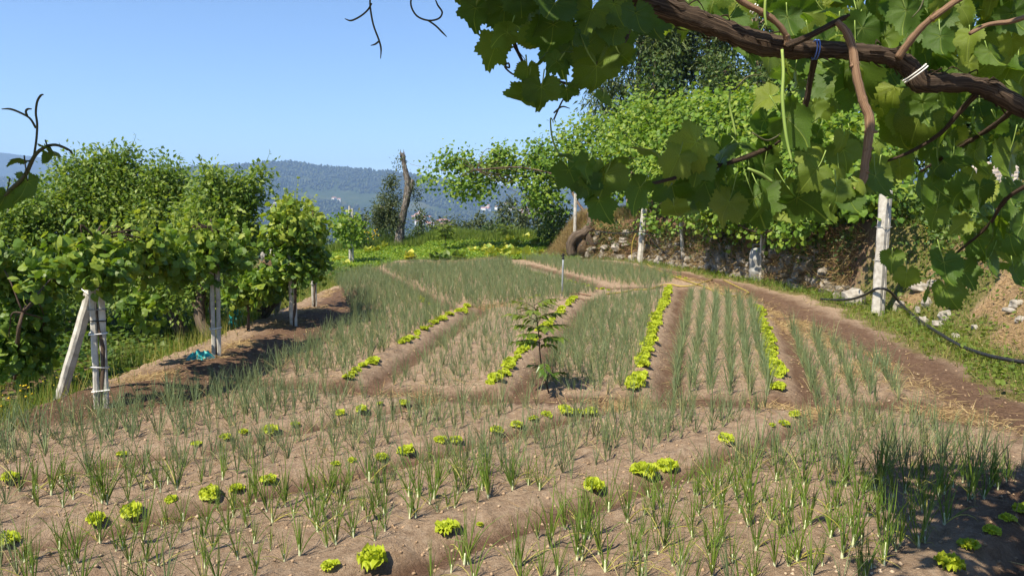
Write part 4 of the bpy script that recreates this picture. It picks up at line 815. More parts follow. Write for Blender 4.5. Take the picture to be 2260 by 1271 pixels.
def sapling(name, label, base, top, nl, L, mat, compound=True, group=None):
    root = thing(name, tuple(base), label, 'sapling', group); base, top = np.array(base), np.array(top); ax = top-base; b = MB(); hgt = np.linalg.norm(ax)
    st = [base, base+ax*.35+rng.normal(size=3)*.02*hgt, base+ax*.7, top]; b.tube(st, np.array([.011, .009, .007, .004])*hgt, 6, .5, 3); lb = MB()
    for k in range(nl):
        t = (.45+.55*k/nl) if k > 2 else .18+.08*k; s = base+ax*t; az = k*2.4+rng.normal()*.3; el = .5-.9*rng.random()*(1-t)+.2*t; LL = L*(.7+.5*rng.random())*(1.1-.45*abs(t-.65))
        d = np.array([cos(az)*cos(el), sin(az)*cos(el), sin(el)]); e = [s+d*LL*u+np.array([0, 0, -.35*LL*u*u]) for u in np.linspace(0, 1, 6)]
        b.tube(e[::2]+[e[-1]], .0035*hgt, 4, .5, 1); e = np.array(e)
        m = 13; uu = np.linspace(.15, 1, m); po = np.array([np.interp(uu, np.linspace(0, 1, 6), e[:, i]) for i in range(3)]).T; dr = e[-1]-e[0]; dr /= np.linalg.norm(dr)
        sd_ = np.cross(dr, [0, 0, 1]); sd_ /= np.linalg.norm(sd_); sg = np.where(np.arange(m) % 2, 1, -1)[:, None]
        tip = dr*.75+sd_*sg*.9+np.array([0, 0, -.45])+rng.normal(size=(m, 3))*.1; tip[-1] = dr+np.array([0, 0, -.4])
        leafstamp(lb, LANCE, po, tip, np.array([0, 0, 1.])+rdir(m)*.35, LL*.48*U(.8, 1.15, m), np.clip(.25+.45*t+U(0, .3, m), 0, 1), .95)
    part(b, 'stem', M['bark'], root); part(lb, 'leaves', M[mat], root, False); return root
s0 = G(1212, 862); s0 = np.array([s0[0], s0[1], Hs(s0[0], s0[1])]); sapling('sapling', 'young sapling with drooping feathery leaves standing in the furrow between onion beds', s0, P(1178, 668, s0[1]), 19, .27, 'sapling')
s1_ = P(985, 556, 40.); sapling('sapling', 'bushy young sapling standing in the green plot', (s1_[0], 40., Hs(s1_[0], 40)), P(982, 495, 40), 22, .55, 'sapling')
s1_ = P(1112, 530, 46.); sapling('sapling', 'dark leafy sapling by the yellow cabbages at the plot edge', (s1_[0], 46., Hs(s1_[0], 46)), P(1112, 498, 46), 16, .5, 'sapling')
# ---------------------------------------------------------------- the near vine over the viewer's head
def hit(px, py, lift=0., dmin=3., dmax=70.):
    "first point of the terrain seen at a photo position"
    d = np.linspace(dmin, dmax, 3000); r = ray(px, py); p = np.array([0, 0, CAMZ])+r[None]*(d/r[1])[:, None]
    k = np.where(p[:, 2] < H(p[:, 0], p[:, 1])+lift)[0]; return p[k[0]] if len(k) else p[-1]
def pt(L, d0, d1=None): 
    n = len(L); ds = np.linspace(d0, d1 if d1 else d0, n); return [P(a, b, q) for (a, b), q in zip(L, ds)]
nv = thing('grapevine', (.9, 1.8, 0.), 'old near vine with shaggy brown arms and big leaves overhanging the corner of the garden', 'grapevine')
b = MB(); b.tube(pt([(1230, -90), (1380, -8), (1440, 12), (1500, 32), (1560, 52), (1620, 76), (1680, 98), (1735, 107), (1790, 110), (1850, 112), (1920, 118), (1975, 130), (2010, 152), (2035, 182), (2090, 182), (2150, 188), (2200, 205), (2260, 240), (2360, 290)], 1.75, 1.8), [.018, .021, .023, .025, .024, .023, .026, .023, .02, .019, .019, .021, .022, .027, .021, .02, .022, .02, .02], 11, .5, 6, rough=.3)
for _ in range(150):                                      # peeling strips of bark on the arm
    V = np.vstack(b.V[:1]); i = rng.integers(20, len(V)-50); s = V[i]; e = V[min(len(V)-1, i+11*int(rng.integers(2, 5)))]+rng.normal(size=3)*.006
    b.tube([s, (s+e)/2+rng.normal(size=3)*.006+np.array([0, 0, .004]), e], [.0016, .0022, .0006], 3, .5, 2)
part(b, 'main_stem', M['vinebark'], nv)
CN = [([(1600, -30), (1640, 5), (1690, 32), (1718, 55), (1735, 80), (1737, 100)], [.009, .0095, .009, .009, .0085, .011], 1.7, 1.74, 'cane'),
      ([(1735, 103), (1790, 78), (1850, 47), (1875, 33)], [.011, .009, .0085, .004], 1.73, 1.68, 'vinebark'),
      ([(1847, 48), (1868, 72), (1882, 110), (1890, 165), (1904, 222), (1919, 262), (1917, 310), (1909, 362), (1905, 395), (1888, 420), (1850, 445), (1830, 455)], [.008, .011, .012, .012, .012, .013, .012, .011, .011, .009, .006, .004], 1.68, 1.6, 'cane'),
      ([(1983, 128), (2005, 95), (2035, 60), (2065, 35), (2115, 0), (2160, -25)], [.012, .0105, .0095, .009, .0085, .008], 1.76, 1.66, 'cane'),
      ([(1405, 5), (1390, 55), (1375, 95), (1355, 122), (1320, 140), (1285, 155)], [.011, .009, .008, .0075, .0055, .004], 1.75, 1.6, 'vinebark'),
      ([(1800, 122), (1788, 180), (1775, 240), (1745, 290), (1710, 320)], [.011, .0095, .009, .007, .004], 1.8, 1.95, 'vinebark'),
      ([(2170, 192), (2120, 245), (2075, 295), (2010, 335), (1955, 357)], [.01, .008, .007, .006, .004], 1.8, 2.0, 'vinebark'),
      ([(2250, 230), (2190, 280), (2110, 330), (2030, 380)], [.01, .008, .007, .004], 1.8, 2.2, 'vinebark'),
      ([(1320, 415), (1400, 412), (1470, 398), (1540, 378), (1640, 350), (1700, 325)], [.003, .004, .005, .006, .007, .008], 1.6, 1.9, 'vinebark'),
      ([(2140, 75), (2180, 55), (2230, 48), (2290, 30)], [.006, .006, .007, .007], 1.7, 1.7, 'cane'),
      ([(2300, 390), (2220, 440), (2180, 500), (2110, 560), (2080, 590)], [.008, .007, .005, .004, .003], 1.9, 2.3, 'vinebark'),
      ([(1175, 200), (1215, 178), (1260, 185), (1300, 160)], [.003, .0035, .004, .004], 1.52, 1.55, 'vinebark'),
      ([(1090, -20), (1120, 60), (1150, 130), (1185, 190)], [.006, .005, .004, .003], 1.5, 1.5, 'vinebark'),
      ([(1726, 110), (1729, 160), (1727, 220), (1735, 300), (1748, 360)], [.004, .0045, .005, .0045, .003], 1.66, 1.62, 'shoot'),
      ([(1690, -10), (1688, 30), (1692, 60)], [.004, .004, .003], 1.7, 1.7, 'shoot'),
      ([(1650, 372), (1680, 385), (1705, 402)], [.0035, .005, .004], 1.6, 1.6, 'shoot'),
      ([(1222, 270), (1215, 262), (1218, 300), (1228, 330), (1240, 345)], [.0012, .0022, .0028, .0032, .0032], 1.6, 1.6, 'shoot'),
      ([(1612, 198), (1610, 230), (1618, 270), (1625, 300)], [.002, .003, .003, .003], 1.6, 1.6, 'shoot')]
for L, r, a, c, m in CN:
    b = MB(); b.tube(pt(L, a, c), np.array(r)*.78, 8 if m != 'shoot' else 6, .5, 5, rough=.22 if m != 'shoot' else 0)
    
    if m != 'shoot':
        pp = np.vstack(b.V); nn = 8; rings = pp[:len(pp)//nn*nn].reshape(-1, nn, 3).mean(1); acc = 0
        for q in range(2, len(rings)-2):
            acc += np.linalg.norm(rings[q]-rings[q-1])
            if acc > .09:
                acc = rng.random()*.06; rr0 = np.linalg.norm(pp[q*nn]-rings[q]); sd_ = rdir(1)[0]*rr0
                b.tube([rings[q-1], rings[q], rings[q+1]], [rr0*.8, rr0*1.1, rr0*.8], 8, .5, 3, rough=.25); b.tube([rings[q], rings[q]+sd_*1.6], [rr0*.7, rr0*.25], 6, .5, 1, rough=.3)
                for _ in range(2): s_ = rings[q]+rdir(1)[0]*rr0; b.tube([s_, s_+(rings[q+1]-rings[q])*1.2+rdir(1)[0]*.003, s_+(rings[min(q+3, len(rings)-1)]-rings[q])+rdir(1)[0]*.007], [.0012, .0013, .0004], 3, .5, 2)
    part(b, 'cane' if m != 'shoot' else 'green_shoot', M[m], nv)
for L, dd in (([(818, -14), (817, 14), (824, 55), (836, 88), (841, 108), (840, 130)], 1.5), ([(820, 8), (812, 22), (796, 36), (775, 46), (761, 42)], 1.5), ([(838, 90), (828, 98), (818, 101)], 1.5), ([(910, -14), (907, 12), (920, 36), (945, 46), (968, 42), (976, 28), (966, 12), (958, -8)], 1.55), ([(945, 46), (962, 58), (976, 72), (986, 82)], 1.55),
              ([(1098, 60), (1096, 88), (1088, 100), (1082, 92), (1090, 84)], 1.5), ([(1122, 100), (1112, 125), (1115, 145), (1124, 150), (1122, 140), (1114, 148), (1128, 162), (1138, 164), (1144, 145)], 1.5), ([(1222, 265), (1240, 225), (1250, 212)], 1.6), ([(1222, 250), (1240, 236), (1258, 240)], 1.6),
              ([(1660, 293), (1690, 310), (1712, 303), (1722, 295)], 1.6), ([(2040, -5), (2030, 20), (2012, 40)], 1.6), ([(1620, 200), (1650, 170), (1680, 166)], 1.62)):
    b = MB(); b.tube(pt(L, dd), [.0019]*(len(L)-1)+[.0008], 5, .5, 4); part(b, 'tendril', M['tendril'], nv)
for c, dv, rr in (((1800, 110), (60, 2), .0215), ((2020, 163), (25, 31), .0285), ((1664, 20), (42, 25), .0105)):
    k = MB(); o = P(*c, 1.755); tdir = P(c[0]+dv[0], c[1]+dv[1], 1.75)-o; tdir /= np.linalg.norm(tdir)
    x = np.cross(tdir, [0, 1, 0]); x /= np.linalg.norm(x); y = np.cross(tdir, x)
    for s in (-1, 1): k.tube([o+tdir*s*.003+(x*cos(a)+y*sin(a))*rr for a in np.linspace(0, 2*pi, 13)], .0016, 5, .5, 2)
    k.tube([o-y*rr, o-y*rr*1.2+x*.02-[0, 0, .01], o-y*rr*1.1+x*.03-[0, 0, .025]], [.003, .003, .002], 4, .5, 2); part(k, 'tie', M['blue' if c[0] == 1800 else 'tie'], nv)
# leaves seen large: position, length in the photo, direction of the tip, which side shows (1 lit top in lighter colour, -1 underside, 0 edge), distance
HL = [(1045, 34, 80, -105, -1), (1073, 28, 60, -80, 0), (1116, 42, 115, -90, -1), (1085, 119, 95, -125, -1), (1107, 78, 75, -150, -1), (1215, 24, 105, -120, -1), (1222, 78, 115, -90, -1), (1178, 93, 80, -100, -1), (1263, 80, 110, -95, -1), (1279, 50, 45, 160, 0), (1236, 112, 62, 185, 0), (1192, 130, 55, -150, 0), (1164, 163, 60, -100, -1),
      (1153, 218, 100, -112, -1), (1195, 212, 98, -98, -1), (1218, 142, 62, -150, -1), (1252, 209, 58, -85, -1), (1318, 172, 150, -80, -1), (1300, 118, 95, -70, -1), (1405, 50, 105, -100, -1), (1440, 60, 90, -80, -1), (1360, 28, 95, -70, -1), (1300, 40, 90, -110, -1), (1150, 10, 90, -70, -1), (1250, -5, 100, -100, -1), (1350, 80, 100, -110, -1), (1380, 130, 70, -60, -1), (1012, -12, 70, -80, -1), (1185, 40, 90, -60, -1), (1330, 225, 60, -100, -1),
      (1510, 62, 52, -70, 1), (1569, 74, 70, -60, -1), (1535, 20, 80, -50, -1), (1620, 30, 90, -100, 1), (1470, 5, 90, -70, -1),
      (1240, 343, 52, 170, 0), (1262, 392, 95, -60, -1), (1300, 420, 80, -70, -1), (1341, 362, 95, 175, 0), (1333, 405, 115, -90, -1), (1326, 458, 85, -65, -1), (1401, 428, 98, -128, 0), (1447, 335, 118, -10, 0), (1485, 428, 112, -80, -1), (1490, 466, 66, -75, 1), (1527, 362, 130, 175, 0), (1575, 378, 88, -140, 0), (1613, 435, 95, -80, -1), (1678, 348, 115, -40, 0), (1673, 462, 135, -82, -1), (1724, 421, 82, -110, 1), (1560, 420, 100, -60, -1), (1590, 330, 80, -150, 0), (1290, 370, 70, -120, 0),
      (1779, 262, 125, -32, 1), (1688, 218, 80, 205, 1), (1861, 312, 62, -90, 1), (1937, 325, 45, -70, 1), (1800, 350, 95, -30, 1), (1680, 283, 95, -100, -1), (1832, 25, 70, -20, 1), (1903, 38, 72, -40, 1), (2130, 26, 80, -60, 1), (2138, 85, 75, -110, 1), (1994, 42, 95, -90, -1), (2073, 99, 95, -100, -1), (1739, 54, 80, -80, -1), (1903, 166, 80, -70, 1), (2138, 153, 66, -90, 1), (2235, 99, 72, -60, 1), (1970, 178, 95, -80, -1), (1985, 306, 125, -85, -1), (2215, 311, 95, -80, -1), (2240, 335, 60, -60, 1), (2243, 198, 60, -30, 1), (1940, 95, 70, -30, 1), (1760, 165, 60, -40, 1), (2035, 240, 80, -60, -1), (1860, 75, 60, 10, 1), (2190, 130, 80, -70, -1), (2080, 20, 70, -120, 1),
      (1798, 461, 110, -80, -1), (1858, 385, 66, -60, 1), (1782, 358, 66, -150, 1), (1937, 365, 50, -100, 1), (1803, 428, 60, -135, 0), (2027, 426, 95, -110, -1), (2115, 441, 72, -90, -1), (2163, 428, 72, -80, 0), (2156, 455, 50, -100, -1), (2161, 541, 95, -70, -1), (2083, 597, 105, -90, -1), (2201, 491, 85, -20, 0), (2180, 585, 90, -110, -1), (2229, 534, 90, -90, -1), (2128, 490, 66, -150, 1), (2000, 612, 58, -90, 1), (1967, 577, 60, -100, -1), (2136, 610, 80, -70, -1), (2090, 648, 88, -72, -1), (2040, 655, 50, -130, -1), (2230, 430, 80, -100, -1), (2070, 365, 80, -140, -1), (2150, 350, 90, -90, -1), (2240, 610, 70, -80, -1), (2060, 480, 70, -120, -1)]
fb = MB()
def put(px, py, ln, ang, face, d, T):
    a = radians(ang+rng.normal()*8); tip = RIGHT*cos(a)+UP*sin(a)+FWD*rng.normal()*.22
    n = {1: -FWD*.75+UP*.55, -1: FWD*.75+UP*.55, 0: UP*1.+FWD*.12*rng.normal()}[face]+rdir(1)[0]*.42
    if face == 0: tip = tip+FWD*.15*rng.normal()
    sz = ln/1.72*d/FPX; tip = tip/np.linalg.norm(tip); o = P(px, py, d)-tip*.32*sz
    leafstamp(fb, T, o[None], tip[None], n[None], np.array([sz]), np.clip(np.array([.3+.35*rng.random()+(.3 if face == 1 else 0)]), 0, 1), U(.88, 1.1, 1)[0])  # leaves meant as lit get a lighter colour, brightness painted in
    e = o-tip*.5*sz+UP*.35*sz+rng.normal(size=3)*.2*sz; fb.tube([o, (o+e)/2-UP*.08*sz, e], [.0011, .0012, .0015], 4, .5, 3, m=1)
for h in HL: put(*h, (1.45 if h[0] < 1420 else 1.88)+rng.normal()*.06+(.25 if h[0] > 1950 and h[1] > 300 else 0), LEAF_HI)
def fillp(poly, n, d0, d1, s0, s1, T, faces=(-1, -1, 1, 0)):
    a = np.array(poly, float); k = 0
    while k < n:
        x, y = U(a[:, 0].min(), a[:, 0].max(), 1)[0], U(a[:, 1].min(), a[:, 1].max(), 1)[0]
        if not inpoly(np.array([x]), np.array([y]), poly)[0]: continue
        d = d0+(d1-d0)*rng.random(); put(x, y, (s0+(s1-s0)*rng.random())*FPX/d, -90+rng.normal()*50, faces[rng.integers(len(faces))], d, T); k += 1
UR = [(1400, -60), (2330, -60), (2330, 330), (2080, 320), (1960, 230), (1780, 200), (1660, 130), (1570, 50), (1480, 40)]
for a in ((1850, 425, 80, -95, 1), (1880, 452, 75, -60, -1), (1825, 470, 70, -110, -1), (1905, 405, 55, -40, 1)): put(*a, 1.52, LEAF_HI)
fillp(UR, 120, 1.85, 2.6, .10, .155, LEAF_HI); fillp(UR, 80, 2.6, 4.0, .1, .16, LEAF_HI[:3]); fillp([(1680, 20), (2330, -60), (2330, 330), (2080, 320), (1960, 260), (1800, 240)], 60, 2.2, 3.8, .1, .17, LEAF_HI[:3], (-1, 1, 1, 0))
fillp([(1960, 230), (2330, 230), (2330, 640), (2190, 590), (2110, 480), (2050, 420), (1975, 400)], 58, 1.9, 3.2, .09, .14, LEAF_HI)
fillp([(1440, 350), (1600, 310), (1760, 250), (1960, 280), (1960, 400), (1850, 440), (1650, 480), (1500, 460)], 42, 1.65, 2.6, .08, .13, LEAF_HI)
fillp([(1010, -60), (1420, -60), (1400, 110), (1330, 150), (1220, 130), (1130, 60)], 20, 1.5, 2.1, .08, .12, LEAF_HI, (-1,))
def roof(n, x0, x1, y0, y1, th=.35):  # unseen leaves above the frame, added to cast shade on vine and ground
    x, y = U(x0, x1, n), U(y0, y1, n); z = np.maximum(2.55, 2.14+.30*np.maximum(y, 0))+th*rng.random(n)
    leafstamp(fb, LEAF_MID, np.stack([x, y, z], 1), rng.normal(size=(n, 3))*[1, 1, .4], rdir(n)*.6+[0, 0, 1.], U(.07, .11, n), rng.random(n))
roof(2300, -1.9, .14, -1.6, 1.75, .4); roof(200, -.3, .15, 1.6, 2.0, .3); roof(40, .2, 1.4, -.6, 2.0, .5); roof(300, 1.5, 3.8, 1.4, 3.2, .4); roof(800, 1.9, 4.2, 1.2, 2.8, .3); roof(520, 1.05, 2.7, 2.3, 3.7, .3)
part(fb, 'foliage', [M['vine_near'], M['shoot']], nv)
vs = thing('vine_shoot', tuple(P(-40, 520, 1.3)), 'dark vine shoot with curling tendrils against the sky beside the fruit tree', 'vine shoot'); b = MB()
b.tube(pt([(-160, 640), (-60, 520), (-10, 455), (25, 418), (55, 388), (76, 345), (98, 326), (122, 320), (150, 330), (160, 340)], 1.3), [.004, .004, .0038, .0038, .0036, .0032, .0028, .0025, .002, .0015], 7, .5, 4); part(b, 'stem', M['tendril'], vs)
for L in ([(74, 350), (80, 310), (82, 275), (79, 250), (82, 225), (90, 211), (96, 209)], [(79, 283), (66, 262), (44, 249), (22, 241), (4, 241)], [(60, 256), (57, 247), (61, 241), (70, 241)]):
    b = MB(); b.tube(pt(L, 1.3), [.0019]*(len(L)-1)+[.0009], 5, .5, 4); part(b, 'tendril', M['tendril'], vs)
fb = MB()
for h in ((44, 352, 52, 172, 0), (118, 333, 62, -10, 0), (112, 345, 40, -60, -1), (62, 415, 78, -105, -1), (10, 440, 60, -120, -1)): put(*h, 1.3, LEAF_HI)
part(fb, 'foliage', [M['vine_near'], M['tendril']], vs)
# ---------------------------------------------------------------- posts, wall, stones and gear on the bank side
h = hit(1937, 694); concrete_post('pergola_post', 'tall pale granite post with a broken top beside the black pipe', (h[0], h[1], h[2]-.08), P(1957, 396, h[1]), .115, 'concrete', 2, -.01, ((.42, 'wire'), (.66, 'wire')), True, .55, None, .17)
h = hit(1410, 578); concrete_post('pergola_post', 'pale square pergola post standing before the stone wall with a tan hose loop', (h[0], h[1]-.2, h[2]-.05), P(1425, 425, h[1]), .21, 'concrete', ties=((.42, 'teal'),), rot=.3)
h1 = h; h = hit(1677, 616); concrete_post('pergola_post', 'short split grey post beside the dappled drum', (h[0], h[1]-.15, h[2]-.05), P(1684, 515, h[1]-.1), .075, 'concrete', 2, .01, ((.6, 'wire'),), True, .3)
h = hit(1268, 545); concrete_post('pergola_post', 'thin post half hidden behind the big leaf above the dry grass mound', (h[0], h[1], h[2]-.05), P(1270, 428, h[1]), .13, rot=.2)
h = hit(1508, 575); concrete_post('pergola_post', 'distant white post glimpsed through the canopy over the wall', (h[0], h[1], h[2]-.05), P(1500, 440, h[1]), .12, rot=.2)
def stone(b, c, s, sq=.75, a=.5):
    nu, nv_ = 6, 9; V = []
    for i in range(nu+1):
        for j in range(nv_):
            p_, q = pi*i/nu, 2*pi*j/nv_; v = np.array([sin(p_)*cos(q), sin(p_)*sin(q), cos(p_)]); v = np.sign(v)*np.abs(v)**sq; V.append(v*(1+.13*rng.normal()))
    V = np.array(V); V[:nv_] = V[:nv_].mean(0); V[-nv_:] = V[-nv_:].mean(0); an = rng.random()*6.28; R = np.array([[cos(an), -sin(an), 0], [sin(an), cos(an), 0], [0, 0, 1]])
    V = (V*np.array(s))@R.T+np.array(c); i = np.arange(nu)[:, None]*nv_; j = np.arange(nv_)[None]
    b.add(V, np.stack([i+j, i+(j+1) % nv_, i+nv_+(j+1) % nv_, i+nv_+j], -1).reshape(-1, 4), a)
b = MB(); yy = 17.2
while yy < 33.5:
    xb = np.interp(yy, XB_Y, XB_X); w_ = .16+.3*rng.random(); z = .02+.1*rng.random()
    while z < .25+1.3*ss(17.5, 20.5, yy):
        hh = .08+.2*rng.random()
        if rng.random() < .62-.36*z: stone(b, (xb+.05+.33*z+rng.normal()*.05, yy+rng.normal()*.06, Hs(xb-.4, yy)+z), (.11+.1*rng.random(), w_*.55, hh*.6), .7, rng.random())
        z += hh*1.05
    yy += w_*.62
sw = tag(b.build('stone_wall', M['stone'], None, False), 'rough dry stone wall of grey boulders holding up the shaded bank', 'stone wall')
b = MB(); n = 900; y = U(17.4, 33, n); x = np.interp(y, XB_Y, XB_X)+.2+.4*rng.random(n); z = H(x-.9, y)*0+.3+1.25*rng.random(n)
C = np.stack([x-.05, y, z], 1); leafcloud(b, LEAF6, C, .09, 9, .09, droop=.6, up=.3, tone=rng.random(n)); tag(b.build('wall_weeds', M['shrub'], None, False), 'small weeds and creepers growing out of the stone wall joints', 'weeds', None, 'stuff')
b = MB(); n = 9500; y = U(17.2, 33.4, n); q = rng.random(n); x = np.interp(y, XB_Y, XB_X)+.05+.33*q*1.5+.1*rng.normal(size=n)
b = lay('x', blade_tpl(1, .5, 2), x, y, .1+1.5*q, U(.15, .5, n), U(.01, .02, n), U(-1.2, .6, n), M['dry'], az=pi+rng.normal(size=n)*.6); k = 0
tag(b.build('root_tangle', M['dry']), 'dry roots and dead grass hanging over the face of the stone wall', 'dry grass', None, 'stuff')
def bank_veg(x, y): bk = bank_s(x, y); return ss(.3, 1.6, bk)*ss(8, 6, bk)*(.25+.75*ss(.42, .6, fbm(x*.9, y*.9, 3, 45)))
n = 7600; y = 9.5+22*rng.random(n)**1.2; x = np.interp(y, XB_Y, XB_X)+7*rng.random(n); k = rng.random(n) < bank_veg(x, y)*np.where((y < 14) & (bank_s(x, y) < 1.5), .3, 1); x, y = x[k], y[k]; n = len(x)
b = MB(); C = np.stack([x, y, H(x, y)+.08+.75*rng.random(n)*fbm(x*.7, y*.7, 3, 47)*ss(9.5, 14, y)], 1); leafcloud(b, LEAF6, C, .12, 12, .1, droop=.2, up=.5, tone=rng.random(n))
tag(b.build('bank_weeds', M['cover'], None, False), 'leafy weeds and brambles thickly covering the upper bank', 'weeds', None, 'stuff')
for i, (px, py, wd, hg, lb) in enumerate([(1884, 655, 56, 46, 'big pale speckled boulder under the black pipe'), (2045, 668, 26, 22, 'pale stone half sunk in grass just right of the tall post'), (2025, 686, 13, 16, 'small upright pale stone near the pipe'), (2085, 698, 28, 20, 'round pale stone in the middle of the grassy slope'), (2037, 711, 24, 18, 'pale stone touching the black pipe'), (2070, 718, 26, 16, 'flat grey stone below the round pale stone'), (2108, 746, 18, 12, 'small white stone just above the pipe lower down'), (2108, 674, 32, 16, 'long pale stone under the hanging dark leaf'), (2244, 673, 30, 16, 'pale stone at the picture edge on the slope'), (2228, 688, 26, 10, 'thin flat stone by the shaded edge of the slope'), (2032, 634, 44, 16, 'broad pale ledge stone above the grassy slope'), (2060, 628, 30, 14, 'pale ledge stone behind the broad one'), (1985, 676, 22, 26, 'brownish stone at the foot of the tall post'), (2250, 708, 18, 12, 'little stone in shade at the picture edge'), (2150, 725, 16, 9, 'yellowish half buried stone on the slope'), (1580, 596, 18, 14, 'pale stone lying on the straw before the wall'), (1460, 574, 30, 22, 'largest wall foot boulder right of the pergola post'), (1398, 570, 24, 18, 'boulder at the wall foot left of the pergola post'), (1332, 556, 20, 12, 'pale stone at the outer wall end'), (583, 567, 15, 13, 'stone on top of the compost heap'), (601, 569, 15, 13, 'darker stone on top of the compost heap')]):
    if 'compost' in lb: c = np.array(P(px, py, 21.2)); 
    else: c = hit(px, py+hg*.3)
    d = c[1]; c = c+[0, 0, .05]; s = (wd*d/FPX*.52, wd*d/FPX*.45, hg*d/FPX*.6); b = MB(); stone(b, c, s, .8); tag(b.build('rock', M['rock'], None, False, tuple(c)), lb, 'rock')
h = hit(1662, 612); d = h[1]-.35; bz = (h[0], d, Hs(h[0], d)-.05); dr = thing('drum', bz, 'pale grey rounded drum dappled with shade beside the short split post', 'drum'); b = MB(); th = np.linspace(0, 2*pi, 25)[:-1]
prof = [(.0, 0), (.2, 0), (.225, .03), (.23, .3), (.245, .33), (.23, .36), (.23, .66), (.245, .69), (.23, .72), (.225, .85), (.19, .97), (.12, 1.02), (0, 1.03)]
V = np.array([[r*cos(a), r*sin(a), z] for r, z in prof for a in th])+np.array(bz); i = np.arange(len(prof)-1)[:, None]*24; j = np.arange(24)[None]
b.add(V, np.stack([i+j, i+(j+1) % 24, i+24+(j+1) % 24, i+24+j], -1).reshape(-1, 4)); part(b, 'body', M['drum'], dr)
b = MB(); o = np.array(bz); b.tube([o+[-.14, 0, .98], o+[-.15, 0, 1.12], o+[.15, 0, 1.12], o+[.16, 0, .98]], .016, 6, .5, 1); part(b, 'handle', M['drum'], dr)
g = G(1240, 654); o = np.array([g[0], g[1], Hs(g[0], g[1])]); sp = thing('sprinkler', tuple(o), 'thin grey sprinkler pipe standing upright between the far onion beds', 'sprinkler'); tp = P(1243, 572, g[1])
b = MB(); b.tube([o-[0, 0, .1], (o+tp)/2, tp], .021, 8, .5, 2); part(b, 'pipe', M['pipe'], sp)
b = MB(); b.tube([tp, tp+[0, 0, .05]], .032, 8, .5, 1); b.tube([tp+[0, 0, .05], tp+[0, 0, .12]], [.02, .012], 8, .5, 1); b.tube([tp+[-.05, 0, .07], tp+[.0, 0, .10], tp+[.05, 0, .085]], [.012, .018, .012], 6, .5, 2); b.tube([tp+[0, 0, .12], tp+[0, 0, .13]], .035, 8, .5, 1); part(b, 'head', M['black'], sp)
def hose(name, lb, L, r, m, lift=.0, cat='hose', ds=None):
    q = [P(a, c, e) for (a, c), e in zip(L, ds)] if ds else [hit(a, c)+np.array([0, 0, r+lift]) for a, c in L]
    b = MB(); b.tube(q, r, 7, .5, 6); return tag(b.build(name, M[m]), lb, cat)
hose('hose', 'yellow hose lying across the straw from the wall to the straight onion rows', [(1428, 583), (1440, 592), (1480, 608), (1512, 620), (1540, 629), (1565, 639), (1592, 650), (1614, 655), (1652, 648), (1626, 634), (1596, 619)], .018, 'yellowhose')
hose('hose', 'yellow hose winding along the top of the middle onion bed', [(1338, 650), (1372, 647), (1400, 641), (1432, 640), (1458, 632), (1480, 629), (1500, 633), (1525, 632), (1545, 627), (1572, 618)], .018, 'yellowhose')
b = MB(); b.tube([hit(a, c)+[0, 0, .03] for a, c in ((1257, 651), (1280, 651), (1304, 655))], [.018, .022, .016], 7, .5, 4, rough=.2); tag(b.build('stick', M['cane']), 'brown stick on the soil beside the sprinkler pipe', 'stick')
pd = hit(1937, 694)[1]
q = [P(1812, 660, pd+2.2), P(1845, 662, pd+1.6), P(1880, 660, pd+.9), P(1910, 650, pd+.3), P(1936, 637, pd-.17), P(1962, 642, pd-.2)]+[hit(a, c, .13) for a, c in ((1990, 672), (2030, 707), (2080, 740), (2118, 762), (2150, 775), (2200, 789), (2270, 800), (2340, 806))]
b = MB(); b.tube(q, .026, 8, .5, 6); tag(b.build('water_pipe', M['black']), 'black irrigation pipe sagging past the tall post and down the grassy slope', 'pipe')
q = [hit(1300, 512)+[0, -.1, .1], P(1345, 514, 31.8), P(1380, 515, 30.6), P(1413, 511, h1[1]-.35), P(1432, 520, h1[1]-.5), P(1455, 548, 28.4), hit(1490, 578)]
b = MB(); b.tube(q, .022, 7, .5, 6); tag(b.build('water_pipe', M['black']), 'thin dark pipe slung along the wall to the square pergola post', 'pipe')
b = MB(); b.tube([P(a, c, h1[1]-.4) for a, c in ((1410, 512), (1402, 518), (1396, 535), (1394, 555), (1395, 572))], .016, 6, .5, 5); tag(b.build('hose', M['yellowhose']), 'tan hose curving down from the square pergola post', 'hose')
b = MB(); b.tube([P(905, 362, 46), P(925, 367, 43), P(985, 378, 39)], .012, 5, .5, 3); tag(b.build('wire', M['wire']), 'thin wire strung from the lopped trunk to the vine arm', 'wire')
# old hollow stump under the vine arm, compost, plastic, pale stonework
h = hit(1285, 560); o = np.array(h); st = thing('old_stump', tuple(o), 'gnarled hollow stump with twisted limbs on the dry grass mound', 'stump'); d = h[1]-.2; b = MB()
b.tube([P(1262, 563, d), P(1259, 540, d), P(1270, 522, d), P(1290, 513, d), P(1303, 492, d+.3), P(1300, 470, d+.5)], [.2, .2, .22, .2, .15, .1], 10, .5, 5, rough=.35); b.tube([P(1308, 562, d), P(1306, 540, d), P(1298, 518, d), P(1310, 500, d+.3)], [.2, .2, .18, .1], 9, .5, 5, rough=.35)
b.tube([P(1262, 530, d-.1), P(1282, 518, d-.15), P(1308, 505, d)], [.08, .1, .07], 7, .5, 5, rough=.3); part(b, 'trunk', M['bark'], st)
b = MB(); b.tube([P(1285, 528, d+.15), P(1285, 562, d+.15)], [.28, .3], 10, .5, 2, rough=.1); part(b, 'hollow', M['earth'], st)  # solid dark plug standing in for the shade inside the stump
